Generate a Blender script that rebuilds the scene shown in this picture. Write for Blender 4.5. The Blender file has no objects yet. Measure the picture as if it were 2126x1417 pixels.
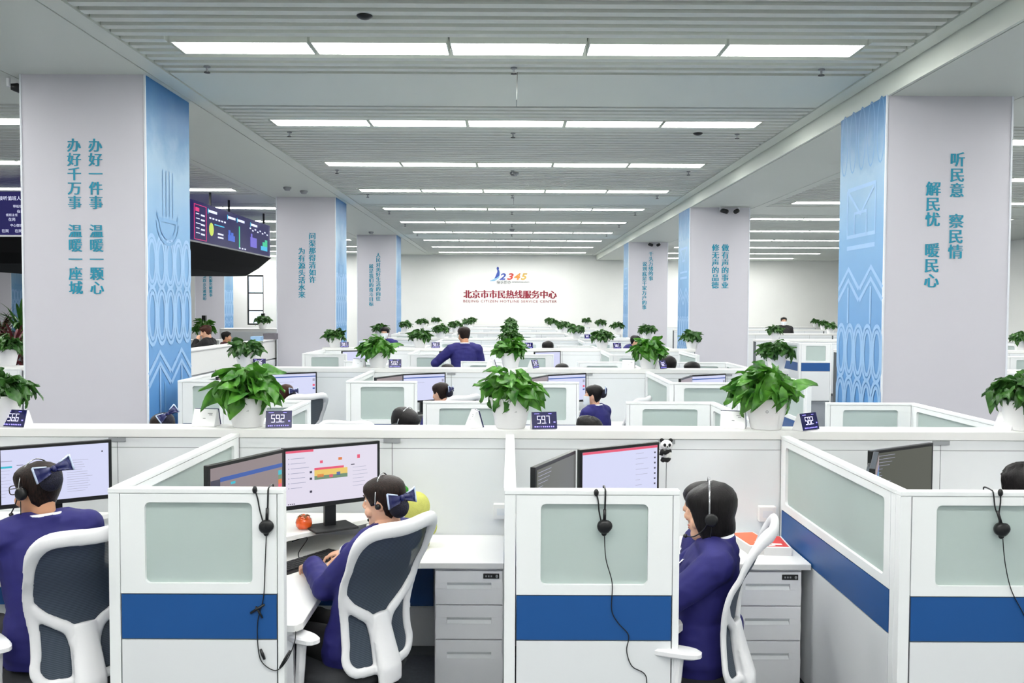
import bpy, bmesh, math, random
import numpy as np
from mathutils import Vector, Matrix, Euler
SC = bpy.context.scene
COL = SC.collection
PI = math.pi
R = math.radians
# ------------------------------------------------------------------ camera, world, exposure
F_PX, W_PX, H_PX = 1860.0, 2126, 1417
CAM_H = 2.08
PITCH, YAW, ROLL = R(2.11), R(0.09), R(0.25)
cam_data = bpy.data.cameras.new('camera')
cam_data.sensor_width = 36.0
cam_data.lens = F_PX / W_PX * 36.0
cam_data.clip_end = 200
cam = bpy.data.objects.new('camera', cam_data)
COL.objects.link(cam)
CAM_R = (Matrix.Rotation(-YAW, 3, 'Z') @ Matrix.Rotation(PI / 2 - PITCH, 3, 'X') @ Matrix.Rotation(ROLL, 3, 'Z'))
cam.matrix_world = Matrix.Translation((0, 0, CAM_H)) @ CAM_R.to_4x4()
SC.camera = cam
world = bpy.data.worlds.new('world')
SC.world = world
world.use_nodes = True
world.node_tree.nodes['Background'].inputs['Color'].default_value = (0.80, 0.90, 1.0, 1)
world.node_tree.nodes['Background'].inputs['Strength'].default_value = 3.2
LAMP_STRENGTH = 25.5
SC.view_settings.view_transform = 'Standard'
SC.view_settings.look = 'None'
SC.view_settings.gamma = 1
SC.view_settings.exposure = 0.0


def at(px, py, Y):
    """world point seen at photo pixel (px, py) at distance Y into the hall"""
    d = CAM_R @ Vector(((px - W_PX / 2) / F_PX, (H_PX / 2 - py) / F_PX, -1.0))
    k = Y / d.y
    return Vector((0, 0, CAM_H)) + d * k


# ------------------------------------------------------------------ materials
def lin(c):
    c = c / 255.0
    return c / 12.92 if c <= 0.04045 else ((c + 0.055) / 1.055) ** 2.4


def rgb(r, g, b):
    return (lin(r), lin(g), lin(b), 1.0)


MATS = {}


def mat(name, col, rough=0.5, metal=0.0, var=0.04, scale=12.0, bump=0.0, bump_scale=60.0, trans=0.0, emit=0.0, spec=0.5, stretch=None, sheen=0.0, sss=0.0, coat=0.0):
    if name in MATS:
        return MATS[name]
    m = bpy.data.materials.new(name)
    m.use_nodes = True
    nt = m.node_tree
    b = nt.nodes['Principled BSDF']
    b.inputs['Roughness'].default_value = rough
    b.inputs['Metallic'].default_value = metal
    b.inputs['Specular IOR Level'].default_value = spec
    if trans:
        b.inputs['Transmission Weight'].default_value = trans
    if sheen:
        b.inputs['Sheen Weight'].default_value = sheen
    if coat:
        b.inputs['Coat Weight'].default_value = coat
    if sss:
        b.inputs['Subsurface Weight'].default_value = sss
        b.inputs['Subsurface Radius'].default_value = (0.012, 0.005, 0.003)
        b.inputs['Subsurface Scale'].default_value = 0.6
    tc = nt.nodes.new('ShaderNodeTexCoord')
    mp = nt.nodes.new('ShaderNodeMapping')
    if stretch:
        mp.inputs['Scale'].default_value = stretch
    nt.links.new(tc.outputs['Object'], mp.inputs['Vector'])
    n = nt.nodes.new('ShaderNodeTexNoise')
    n.inputs['Scale'].default_value = scale
    n.inputs['Detail'].default_value = 4
    nt.links.new(mp.outputs['Vector'], n.inputs['Vector'])
    mx = nt.nodes.new('ShaderNodeMix')
    mx.data_type = 'RGBA'
    dk = tuple(max(0, v * (1 - 2 * var)) for v in col[:3]) + (1,)
    lt = tuple(min(1, v * (1 + var)) for v in col[:3]) + (1,)
    mx.inputs[6].default_value = dk
    mx.inputs[7].default_value = lt
    nt.links.new(n.outputs['Fac'], mx.inputs[0])
    nt.links.new(mx.outputs[2], b.inputs['Base Color'])
    if emit:
        nt.links.new(mx.outputs[2], b.inputs['Emission Color'])
        b.inputs['Emission Strength'].default_value = emit
    if bump:
        n2 = nt.nodes.new('ShaderNodeTexNoise')
        n2.inputs['Scale'].default_value = bump_scale
        n2.inputs['Detail'].default_value = 3
        nt.links.new(mp.outputs['Vector'], n2.inputs['Vector'])
        bp = nt.nodes.new('ShaderNodeBump')
        bp.inputs['Strength'].default_value = bump
        bp.inputs['Distance'].default_value = 0.01
        nt.links.new(n2.outputs['Fac'], bp.inputs['Height'])
        nt.links.new(bp.outputs['Normal'], b.inputs['Normal'])
    MATS[name] = m
    return m


def mat_mesh_fabric():
    """dark slate chair netting with fine ribs and tiny holes"""
    m = bpy.data.materials.new('chair_netting')
    m.use_nodes = True
    nt = m.node_tree
    b = nt.nodes['Principled BSDF']
    b.inputs['Roughness'].default_value = 0.75
    tc = nt.nodes.new('ShaderNodeTexCoord')
    w = nt.nodes.new('ShaderNodeTexWave')
    w.wave_type = 'BANDS'
    w.bands_direction = 'Z'
    w.inputs['Scale'].default_value = 42
    w.inputs['Distortion'].default_value = 0.4
    nt.links.new(tc.outputs['Object'], w.inputs['Vector'])
    r = nt.nodes.new('ShaderNodeValToRGB')
    r.color_ramp.elements[0].color = rgb(46, 56, 68)
    r.color_ramp.elements[1].color = rgb(74, 86, 100)
    nt.links.new(w.outputs['Fac'], r.inputs['Fac'])
    nt.links.new(r.outputs['Color'], b.inputs['Base Color'])
    mr = nt.nodes.new('ShaderNodeMapRange')
    mr.inputs['To Min'].default_value = 0.97
    mr.inputs['To Max'].default_value = 0.90
    nt.links.new(w.outputs['Fac'], mr.inputs['Value'])
    nt.links.new(mr.outputs['Result'], b.inputs['Alpha'])
    MATS['chair_netting'] = m
    return m


def mat_hair(name, c0, c1):
    m = bpy.data.materials.new(name)
    m.use_nodes = True
    nt = m.node_tree
    b = nt.nodes['Principled BSDF']
    b.inputs['Roughness'].default_value = 0.42
    b.inputs['Specular IOR Level'].default_value = 0.22
    tc = nt.nodes.new('ShaderNodeTexCoord')
    mp = nt.nodes.new('ShaderNodeMapping')
    mp.inputs['Scale'].default_value = (260, 260, 22)
    n = nt.nodes.new('ShaderNodeTexNoise')
    n.inputs['Scale'].default_value = 1.0
    n.inputs['Detail'].default_value = 5
    nt.links.new(tc.outputs['Object'], mp.inputs['Vector'])
    nt.links.new(mp.outputs['Vector'], n.inputs['Vector'])
    r = nt.nodes.new('ShaderNodeValToRGB')
    r.color_ramp.elements[0].position = 0.35
    r.color_ramp.elements[0].color = c0
    r.color_ramp.elements[1].position = 0.75
    r.color_ramp.elements[1].color = c1
    nt.links.new(n.outputs['Fac'], r.inputs['Fac'])
    nt.links.new(r.outputs['Color'], b.inputs['Base Color'])
    bp = nt.nodes.new('ShaderNodeBump')
    bp.inputs['Strength'].default_value = 0.55
    bp.inputs['Distance'].default_value = 0.004
    nt.links.new(n.outputs['Fac'], bp.inputs['Height'])
    nt.links.new(bp.outputs['Normal'], b.inputs['Normal'])
    MATS[name] = m
    return m


def mat_leaf(name, c0, c1):
    m = bpy.data.materials.new(name)
    m.use_nodes = True
    nt = m.node_tree
    b = nt.nodes['Principled BSDF']
    b.inputs['Roughness'].default_value = 0.38
    tc = nt.nodes.new('ShaderNodeTexCoord')
    n = nt.nodes.new('ShaderNodeTexNoise')
    n.inputs['Scale'].default_value = 14
    n.inputs['Detail'].default_value = 4
    nt.links.new(tc.outputs['Object'], n.inputs['Vector'])
    r = nt.nodes.new('ShaderNodeValToRGB')
    r.color_ramp.elements[0].position = 0.3
    r.color_ramp.elements[0].color = c0
    r.color_ramp.elements[1].position = 0.72
    r.color_ramp.elements[1].color = c1
    nt.links.new(n.outputs['Fac'], r.inputs['Fac'])
    nt.links.new(r.outputs['Color'], b.inputs['Base Color'])
    tr = nt.nodes.new('ShaderNodeBsdfTranslucent')
    nt.links.new(r.outputs['Color'], tr.inputs['Color'])
    mx = nt.nodes.new('ShaderNodeMixShader')
    mx.inputs[0].default_value = 0.22
    nt.links.new(b.outputs[0], mx.inputs[1])
    nt.links.new(tr.outputs[0], mx.inputs[2])
    nt.links.new(mx.outputs[0], nt.nodes['Material Output'].inputs['Surface'])
    MATS[name] = m
    return m


def mat_banner(name):
    """printed banner: deep blue sky with clouds at the top fading into pale then mid blue"""
    m = bpy.data.materials.new(name)
    m.use_nodes = True
    nt = m.node_tree
    b = nt.nodes['Principled BSDF']
    b.inputs['Roughness'].default_value = 0.5
    tc = nt.nodes.new('ShaderNodeTexCoord')
    sp = nt.nodes.new('ShaderNodeSeparateXYZ')
    nt.links.new(tc.outputs['Object'], sp.inputs[0])
    n = nt.nodes.new('ShaderNodeTexNoise')
    n.inputs['Scale'].default_value = 1.6
    n.inputs['Detail'].default_value = 6
    n.inputs['Roughness'].default_value = 0.6
    nt.links.new(tc.outputs['Object'], n.inputs['Vector'])
    ma = nt.nodes.new('ShaderNodeMath')
    ma.operation = 'MULTIPLY_ADD'
    ma.inputs[1].default_value = 0.9
    nt.links.new(n.outputs['Fac'], ma.inputs[0])
    nt.links.new(sp.outputs['Z'], ma.inputs[2])
    mr = nt.nodes.new('ShaderNodeMapRange')
    mr.inputs['From Min'].default_value = 0.0
    mr.inputs['From Max'].default_value = 5.0
    nt.links.new(ma.outputs[0], mr.inputs['Value'])
    r = nt.nodes.new('ShaderNodeValToRGB')
    e = r.color_ramp.elements
    e[0].position = 0.05
    e[0].color = rgb(60, 132, 198)
    e[1].position = 0.97
    e[1].color = rgb(30, 112, 178)
    for p, c in ((0.30, rgb(84, 142, 200)), (0.46, rgb(100, 150, 200)), (0.66, rgb(114, 162, 204)), (0.80, rgb(146, 180, 206)), (0.87, rgb(84, 142, 188))):
        x = e.new(p)
        x.color = c
    nt.links.new(mr.outputs['Result'], r.inputs['Fac'])
    nt.links.new(r.outputs['Color'], b.inputs['Base Color'])
    MATS[name] = m
    return m


mat('white_wall', rgb(238, 239, 236), 0.6, var=0.015, scale=2)
mat('floor_carpet', rgb(100, 106, 114), 0.95, var=0.15, scale=40, bump=0.4, bump_scale=300)
mat('soffit', rgb(226, 231, 222), 0.45, var=0.01, scale=1.5)
mat('slat_white', rgb(226, 230, 223), 0.45, var=0.01, scale=2)
mat('plenum', rgb(74, 78, 76), 0.9, var=0.05, scale=2)
mat('dark_gap', rgb(36, 38, 38), 0.9)
mat('column_paint', rgb(209, 207, 215), 0.5, var=0.012, scale=1.5)
mat('banner_edge', rgb(236, 240, 246), 0.5)
mat('pattern_light', rgb(146, 185, 224), 0.5, var=0.04, scale=5)
mat('pattern_pale', rgb(108, 158, 204), 0.5, var=0.04, scale=5)
mat('pattern_deep', rgb(84, 150, 210), 0.5, var=0.04, scale=5)
mat('teal_ink', rgb(14, 146, 176), 0.5, var=0.10, scale=9)
mat('red_ink', rgb(140, 24, 48), 0.45, var=0.05)
mat('laminate', rgb(238, 238, 236), 0.42, var=0.01, scale=3)
mat('screen_frame', rgb(243, 246, 246), 0.38, var=0.01, scale=3)
mat('blue_band', rgb(22, 82, 148), 0.42, var=0.04, scale=3)
mat('lower_panel', rgb(230, 233, 235), 0.5, var=0.01, scale=3)
mat('frosted', rgb(212, 226, 222), 0.62, var=0.02, scale=3, trans=0.42, spec=0.3)
mat('seam', rgb(96, 102, 106), 0.7)
mat('metal_white', rgb(243, 244, 247), 0.35, var=0.01)
mat('black_plastic', rgb(20, 21, 23), 0.38, var=0.1)
mat('shell_black', rgb(14, 14, 16), 0.8, spec=0.2)
mat('black_matte', rgb(24, 25, 27), 0.65, var=0.1)
mat('grey_plastic', rgb(150, 153, 156), 0.45)
mat('chair_white', rgb(238, 238, 240), 0.33, var=0.01)
mat('seat_black', rgb(40, 42, 46), 0.85, var=0.12, scale=60, bump=0.25, bump_scale=400)
mat('chrome', rgb(200, 202, 205), 0.2, 1.0)
mat('pot_white', rgb(246, 246, 247), 0.28, var=0.01)
mat('soil', rgb(52, 40, 30), 0.95, var=0.3, scale=80)
mat('stem_green', rgb(96, 128, 52), 0.5)
mat_leaf('leaf_bright', rgb(36, 92, 26), rgb(96, 160, 54))
mat_leaf('leaf_dark', rgb(28, 70, 30), rgb(78, 128, 52))
mat_leaf('leaf_red', rgb(58, 24, 30), rgb(120, 52, 56))
mat_mesh_fabric()
mat_hair('hair_black', rgb(8, 7, 8), rgb(28, 24, 25))
mat_hair('hair_brown', rgb(14, 10, 9), rgb(52, 35, 29))
mat_hair('hair_auburn', rgb(34, 18, 14), rgb(92, 52, 40))
mat_banner('banner_print')
mat('skin', rgb(226, 178, 150), 0.5, var=0.04, scale=25, sss=0.15)
mat('skin_warm', rgb(206, 152, 118), 0.5, var=0.05, scale=25, sss=0.15)
mat('lip', rgb(190, 104, 98), 0.45)
mat('eye_white', rgb(236, 234, 230), 0.25)
mat('eye_dark', rgb(28, 20, 16), 0.2)
mat('navy_wool', rgb(31, 29, 106), 0.75, var=0.12, scale=14, bump=0.25, bump_scale=9)
mat('navy_satin', rgb(26, 32, 92), 0.35, var=0.25, scale=16)
mat('black_cloth', rgb(30, 29, 32), 0.85, var=0.15, scale=20, bump=0.15, bump_scale=200)
mat('maroon_cloth', rgb(70, 24, 34), 0.85, var=0.15, scale=20)
mat('shirt_white', rgb(240, 241, 246), 0.7, var=0.02)
mat('mask_white', rgb(232, 238, 244), 0.8)
mat('led', rgb(226, 222, 255), 0.5, var=0, emit=1.0)
mat('led_blue', rgb(150, 140, 255), 0.5, var=0, emit=0.8)
mat('clock_face', rgb(18, 18, 70), 0.2, var=0.2, scale=30, emit=0.35)


def emitter(name, col, strength):
    m = bpy.data.materials.new(name)
    m.use_nodes = True
    nt = m.node_tree
    b = nt.nodes['Principled BSDF']
    b.inputs['Base Color'].default_value = (0.01, 0.01, 0.012, 1) if name != 'lamp_diffuser' else col
    b.inputs['Emission Color'].default_value = col
    b.inputs['Emission Strength'].default_value = strength
    b.inputs['Roughness'].default_value = 0.3
    if 'wall_screen' in name:
        b.inputs['Specular IOR Level'].default_value = 0.05
    MATS[name] = m
    return m


emitter('lamp_diffuser', (1.0, 0.995, 0.965, 1), LAMP_STRENGTH)
emitter('page_white', rgb(228, 222, 238), 0.98)
emitter('page_lilac', rgb(214, 217, 246), 1.0)
emitter('page_dim', rgb(150, 136, 138), 0.9)
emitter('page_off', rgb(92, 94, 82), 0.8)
emitter('ui_pink', rgb(236, 92, 122), 0.95)
emitter('ui_blue', rgb(60, 96, 176), 0.9)
emitter('ui_text', rgb(168, 168, 192), 0.95)
emitter('ui_dark', rgb(70, 66, 84), 0.9)
emitter('ui_cyan', rgb(60, 190, 210), 0.95)
emitter('ui_yellow', rgb(240, 206, 110), 0.95)
emitter('ui_green', rgb(120, 150, 120), 0.9)
emitter('ui_orange', rgb(226, 130, 70), 0.95)
emitter('wall_screen', rgb(24, 20, 84), 1.0)
emitter('wall_screen_glow', rgb(70, 110, 220), 0.9)
emitter('wall_screen_text', rgb(225, 230, 255), 1.2)
emitter('wall_screen_cyan', rgb(70, 190, 230), 1.0)
emitter('wall_screen_green', rgb(60, 200, 150), 1.0)
emitter('wall_screen_lime', rgb(206, 226, 96), 1.0)
emitter('wall_screen_pink', rgb(232, 60, 130), 1.0)
emitter('wall_screen_violet', rgb(120, 110, 220), 0.9)


# ------------------------------------------------------------------ mesh builder
class MB:
    def __init__(self):
        self.v, self.f, self.mi, self.sm = [], [], [], []
        self.m = 0
        self.smooth = False

    def add(self, verts, faces):
        o = len(self.v)
        self.v += [tuple(p) for p in verts]
        self.f += [tuple(i + o for i in f) for f in faces]
        self.mi += [self.m] * len(faces)
        self.sm += [self.smooth] * len(faces)
        return self

    def box(self, x0, x1, y0, y1, z0, z1):
        v = [(x0, y0, z0), (x1, y0, z0), (x1, y1, z0), (x0, y1, z0), (x0, y0, z1), (x1, y0, z1), (x1, y1, z1), (x0, y1, z1)]
        return self.add(v, [(3, 2, 1, 0), (4, 5, 6, 7), (0, 1, 5, 4), (1, 2, 6, 5), (2, 3, 7, 6), (3, 0, 4, 7)])

    def obox(self, c, sx, sy, sz, M):
        v = []
        for dz in (-1, 1):
            for dx, dy in ((-1, -1), (1, -1), (1, 1), (-1, 1)):
                v.append(Vector(c) + M @ Vector((dx * sx / 2, dy * sy / 2, dz * sz / 2)))
        return self.add(v, [(3, 2, 1, 0), (4, 5, 6, 7), (0, 1, 5, 4), (1, 2, 6, 5), (2, 3, 7, 6), (3, 0, 4, 7)])

    def prism(self, poly, z0, z1):
        n = len(poly)
        v = [(x, y, z0) for x, y in poly] + [(x, y, z1) for x, y in poly]
        f = [tuple(range(n - 1, -1, -1)), tuple(range(n, 2 * n))]
        f += [(i, (i + 1) % n, n + (i + 1) % n, n + i) for i in range(n)]
        return self.add(v, f)

    def lathe(self, prof, seg=32, c=(0, 0, 0), cap=True):
        n = len(prof)
        v, f = [], []
        for r, z in prof:
            for k in range(seg):
                a = 2 * PI * k / seg
                v.append((c[0] + r * math.cos(a), c[1] + r * math.sin(a), c[2] + z))
        for i in range(n - 1):
            for k in range(seg):
                k2 = (k + 1) % seg
                f.append((i * seg + k, i * seg + k2, (i + 1) * seg + k2, (i + 1) * seg + k))
        if cap:
            f.append(tuple(range(seg - 1, -1, -1)))
            f.append(tuple((n - 1) * seg + k for k in range(seg)))
        return self.add(v, f)

    def tube(self, pts, rad, seg=8, closed=False, flat=1.0, up=None):
        """sweep an ellipse (radius rad, rad*flat along up) along pts"""
        P = [Vector(p) for p in pts]
        n = len(P)
        if not hasattr(rad, '__len__'):
            rad = [rad] * n
        v, f = [], []
        last = None
        for i in range(n):
            if closed:
                t = P[(i + 1) % n] - P[i - 1]
            else:
                t = P[min(i + 1, n - 1)] - P[max(i - 1, 0)]
            t.normalize()
            if up is not None:
                u = Vector(up)
            elif last is None:
                u = Vector((0, 0, 1)) if abs(t.z) < 0.9 else Vector((0, 1, 0))
            else:
                u = last
            u = u - t * u.dot(t)
            if u.length < 1e-6:
                u = t.orthogonal()
            u.normalize()
            if up is None:
                last = u
            s = t.cross(u)
            for k in range(seg):
                a = 2 * PI * k / seg
                v.append(P[i] + s * (math.cos(a) * rad[i]) + u * (math.sin(a) * rad[i] * flat))
        m = n if closed else n - 1
        for i in range(m):
            for k in range(seg):
                k2 = (k + 1) % seg
                j = (i + 1) % n
                f.append((i * seg + k, i * seg + k2, j * seg + k2, j * seg + k))
        if not closed:
            f.append(tuple(range(seg - 1, -1, -1)))
            f.append(tuple((n - 1) * seg + k for k in range(seg)))
        return self.add(v, f)

    def ell(self, c, rx, ry, rz, M=None, nu=16, nv=10):
        v, f = [], []
        for j in range(nv + 1):
            t = PI * j / nv
            for i in range(nu):
                a = 2 * PI * i / nu
                p = Vector((rx * math.sin(t) * math.cos(a), ry * math.sin(t) * math.sin(a), -rz * math.cos(t)))
                if M is not None:
                    p = M @ p
                v.append(p + Vector(c))
        for j in range(nv):
            for i in range(nu):
                i2 = (i + 1) % nu
                f.append((j * nu + i, j * nu + i2, (j + 1) * nu + i2, (j + 1) * nu + i))
        return self.add(v, f)

    def grid(self, fn, nu, nv, wrap=False):
        v = [fn(i / (nu if wrap else nu - 1), j / (nv - 1)) for j in range(nv) for i in range(nu)]
        f = []
        for j in range(nv - 1):
            for i in range(nu if wrap else nu - 1):
                i2 = (i + 1) % nu
                f.append((j * nu + i, j * nu + i2, (j + 1) * nu + i2, (j + 1) * nu + i))
        return self.add(v, f)

    def loft(self, rings, cap=True):
        n = len(rings[0])
        v = [p for r in rings for p in r]
        f = []
        for j in range(len(rings) - 1):
            for i in range(n):
                i2 = (i + 1) % n
                f.append((j * n + i, j * n + i2, (j + 1) * n + i2, (j + 1) * n + i))
        if cap:
            f.append(tuple(range(n - 1, -1, -1)))
            f.append(tuple((len(rings) - 1) * n + i for i in range(n)))
        return self.add(v, f)

    def mesh(self, name, mats):
        me = bpy.data.meshes.new(name)
        me.from_pydata(self.v, [], self.f)
        if isinstance(mats, str):
            mats = [mats]
        for m in mats:
            me.materials.append(MATS[m])
        me.polygons.foreach_set('material_index', self.mi)
        me.polygons.foreach_set('use_smooth', self.sm)
        me.update()
        bm = bmesh.new()
        bm.from_mesh(me)
        bmesh.ops.remove_doubles(bm, verts=bm.verts, dist=1e-6)
        bmesh.ops.recalc_face_normals(bm, faces=bm.faces)
        bm.to_mesh(me)
        bm.free()
        return me

    def build(self, name, mats, parent=None, loc=(0, 0, 0), rz=0.0, bevel=0.0, seg=2, kind=None):
        return link(name, self.mesh(name, mats), parent, loc, rz, bevel, seg, kind)


def link(name, me, parent=None, loc=(0, 0, 0), rz=0.0, bevel=0.0, seg=2, kind=None):
    o = bpy.data.objects.new(name, me)
    COL.objects.link(o)
    o.location = loc
    o.rotation_euler = (0, 0, rz)
    if parent is not None:
        o.parent = parent
    if bevel:
        b = o.modifiers.new('bevel', 'BEVEL')
        b.width = bevel
        b.segments = seg
        b.limit_method = 'ANGLE'
        b.angle_limit = R(40)
        b.harden_normals = False
    if kind:
        o['kind'] = kind
    return o


def tag(o, label=None, cat=None, group=None, kind=None):
    if label:
        o['label'] = label
    if cat:
        o['category'] = cat
    if group:
        o['group'] = group
    if kind:
        o['kind'] = kind
    return o


def thing(name, label, cat, loc=(0, 0, 0), rz=0.0, group=None):
    o = bpy.data.objects.new(name, None)
    COL.objects.link(o)
    o.empty_display_size = 0.1
    o.location = loc
    o.rotation_euler = (0, 0, rz)
    return tag(o, label, cat, group)


def kids(o):
    return [c for c in bpy.data.objects if c.parent == o]


_kidmap = {}


def dup(root, loc, rz=0.0, label=None, group=None):
    """copy a thing together with its parts and their sub-parts (children looked up once per source)"""
    key = root.name
    if key not in _kidmap:
        _kidmap[key] = [(c, kids(c)) for c in kids(root)]
    r = root.copy()
    COL.objects.link(r)
    r.location = loc
    r.rotation_euler = (0, 0, rz)
    if label:
        r['label'] = label
    if group:
        r['group'] = group
    for c, subs in _kidmap[key]:
        d = c.copy()
        COL.objects.link(d)
        d.parent = r
        for s in subs:
            e = s.copy()
            COL.objects.link(e)
            e.parent = d
    return r


def remesh(mb, voxel, smooth=4, subd=0):
    """fuse overlapping shapes of a builder into one continuous surface"""
    me = bpy.data.meshes.new('tmp')
    me.from_pydata(mb.v, [], mb.f)
    bm = bmesh.new()
    bm.from_mesh(me)
    bmesh.ops.recalc_face_normals(bm, faces=bm.faces)
    bm.to_mesh(me)
    bm.free()
    o = bpy.data.objects.new('tmp', me)
    COL.objects.link(o)
    m = o.modifiers.new('r', 'REMESH')
    m.mode = 'VOXEL'
    m.voxel_size = voxel
    m.use_smooth_shade = True
    s = o.modifiers.new('s', 'SMOOTH')
    s.iterations = smooth
    s.factor = 0.5
    dg = bpy.context.evaluated_depsgraph_get()
    out = bpy.data.meshes.new_from_object(o.evaluated_get(dg))
    bpy.data.objects.remove(o)
    bpy.data.meshes.remove(me)
    return out


def text_mb(body, size, vertical=False, smear=0.0, thin=0.0, depth=0.004, spacing=1.0, bold=0.0, shear=0.0):
    """lettering as a list of (verts, faces) in the XY plane, centred in x, standing on y = 0 (or hanging from y = 0 when vertical);
    smear widens the upright strokes sideways the way a serif Song face does"""
    def glyphs(s):
        c = bpy.data.curves.new('txt', 'FONT')
        c.body = s
        c.size = size
        c.align_x = 'CENTER'
        c.offset = bold - thin
        c.space_character = spacing
        c.shear = shear
        c.resolution_u = 3
        o = bpy.data.objects.new('txt', c)
        COL.objects.link(o)
        dg = bpy.context.evaluated_depsgraph_get()
        me = bpy.data.meshes.new_from_object(o.evaluated_get(dg))
        bpy.data.objects.remove(o)
        v = [tuple(p.co) for p in me.vertices]
        f = [tuple(p.vertices) for p in me.polygons]
        bpy.data.meshes.remove(me)
        return v, f
    out = []
    if vertical:
        for i, ch in enumerate(body):
            if ch in ' \u3000':
                continue
            v, f = glyphs(ch)
            out.append(([(x, y - size * 0.86 - i * size * spacing, z) for x, y, z in v], f))
    else:
        out.append(glyphs(body))
    if smear:
        n = 3
        more = []
        for k in range(-n, n + 1):
            for v, f in out:
                more.append(([(x + smear * k / n, y, z + 0.00002 * k) for x, y, z in v], f))
        out = more
    return out


def put_text(mb, parts, M):
    for v, f in parts:
        mb.add([M @ Vector(p) for p in v], f)


FACE_CAM = Matrix.Rotation(PI / 2, 4, 'X')     # text plane XY -> XZ, reading from -Y


def nth(i):
    return ('first', 'second', 'third', 'fourth', 'fifth', 'sixth', 'seventh', 'eighth', 'ninth', 'tenth', 'eleventh', 'twelfth', 'thirteenth', 'fourteenth')[i]
# ------------------------------------------------------------------ room shell
ZM, ZR = 4.37, 4.17
Y0, Y1 = -4.0, 38.5
XL, XR = -26.0, 15.0


def slab(name, x0, x1, y0, y1, z0, z1, m, parent=None, kind='structure', bevel=0.0):
    return MB().box(x0, x1, y0, y1, z0, z1).build(name, m, parent, kind=kind if parent is None else None, bevel=bevel)


slab('floor', XL, XR, Y0, 41.3, -0.1, 0, 'floor_carpet')
slab('wall_back', -8.0, XR, Y1, Y1 + 0.2, 0, 4.9, 'white_wall')
slab('wall_return', -8.0, -7.8, Y1 + 0.2, 41.0, 0, 4.9, 'white_wall')
slab('wall_right', XR, XR + 0.2, Y0, Y1 + 0.2, 0, 4.9, 'white_wall')
slab('wall_left', XL - 0.2, XL, Y0, 41.2, 0, 4.9, 'white_wall')
slab('wall_front', XL, XR, Y0 - 0.2, Y0, 0, 4.9, 'white_wall')
# far left wall with a tall window opening
wx0, wx1, wz0, wz1 = -12.05, -11.3, 1.28, 3.55
w = MB()
w.box(XL, wx0, 41.0, 41.2, 0, 4.9)
w.box(wx1, -8.0, 41.0, 41.2, 0, 4.9)
w.box(wx0, wx1, 41.0, 41.2, 0, wz0)
w.box(wx0, wx1, 41.0, 41.2, wz1, 4.9)
w.build('wall_far', 'white_wall', kind='structure')
win = thing('window_1', 'tall narrow window with dark rails in the far left wall', 'window', ((wx0 + wx1) / 2, 41.1, wz0))
win['kind'] = 'structure'
hw, hh = (wx1 - wx0) / 2, wz1 - wz0
f = MB()
f.box(-hw, -hw + 0.05, -0.05, 0.05, 0, hh)
f.box(hw - 0.05, hw, -0.05, 0.05, 0, hh)
for zz in (0.0, 0.62, 1.42, hh - 0.07):
    f.box(-hw + 0.05, hw - 0.05, -0.05, 0.05, zz, zz + 0.07)
f.build('window_frame', 'black_matte', win)
mat('window_glass', rgb(240, 246, 250), 0.02, trans=1.0, var=0)
MB().box(-hw + 0.05, hw - 0.05, -0.006, 0.006, 0.07, hh - 0.07).build('window_pane', 'window_glass', win)

# ------------------------------------------------------------------ ceiling
bands = [(Y0, -3.2), (-0.9, 0.66), (8.87, 10.26), (18.4, 19.86), (28.0, 29.46), (37.5, Y1)]
lamp_rows = [8.0 + 3.19 * n for n in range(-3, 10)]
MB().box(XL, XR, Y0, 41.2, 4.72, 4.80).build('ceiling', 'plenum', kind='structure')


def ceiling_bay(x0, x1, z, lx0, lx1, name):
    """open slat ceiling between flat cross bands; slats leave room for the lamp rows between lx0 and lx1"""
    root = MB()
    for b0, b1 in bands:
        n = max(1, round((x1 - x0) / 3.4))
        for i in range(n):
            a = x0 + (x1 - x0) * i / n
            root.box(a + (0.004 if i else 0), x0 + (x1 - x0) * (i + 1) / n - (0.004 if i < n - 1 else 0), b0, b1, z, z + 0.03)
    r = root.build(name, 'soffit', kind='structure')
    s = MB()
    for (a0, a1), (b0, b1) in zip(bands[:-1], bands[1:]):
        y = a1 + 0.12
        while y < b0 - 0.06:
            hit = any(abs(y - L) < 0.235 for L in lamp_rows)
            segs = [(x0, lx0 - 0.02), (lx1 + 0.02, x1)] if hit else [(x0, x1)]
            for q0, q1 in segs:
                s.box(q0, q1, y - 0.048, y + 0.048, z, z + 0.09)
            y += 0.185
    s.build('ceiling_slats', 'slat_white', r)
    return r


LAMP_W, LAMP_D = 1.185, 0.37
ceiling_bay(-3.35, 3.46, ZM, -2.96, 3.07, 'ceiling_main')
ceiling_bay(-13.4, -5.12, ZM, -11.42, -5.38, 'ceiling_left')
ceiling_bay(5.16, XR, ZR, 5.50, 11.54, 'ceiling_right')
# flat ceiling further left and end pieces
slab('ceiling_far', XL, -13.42, Y0, 41.0, ZM, ZM + 0.03, 'soffit')
slab('ceiling_end', -13.4, -8.0, Y1 + 0.01, 41.0, ZM, ZM + 0.03, 'soffit')
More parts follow.
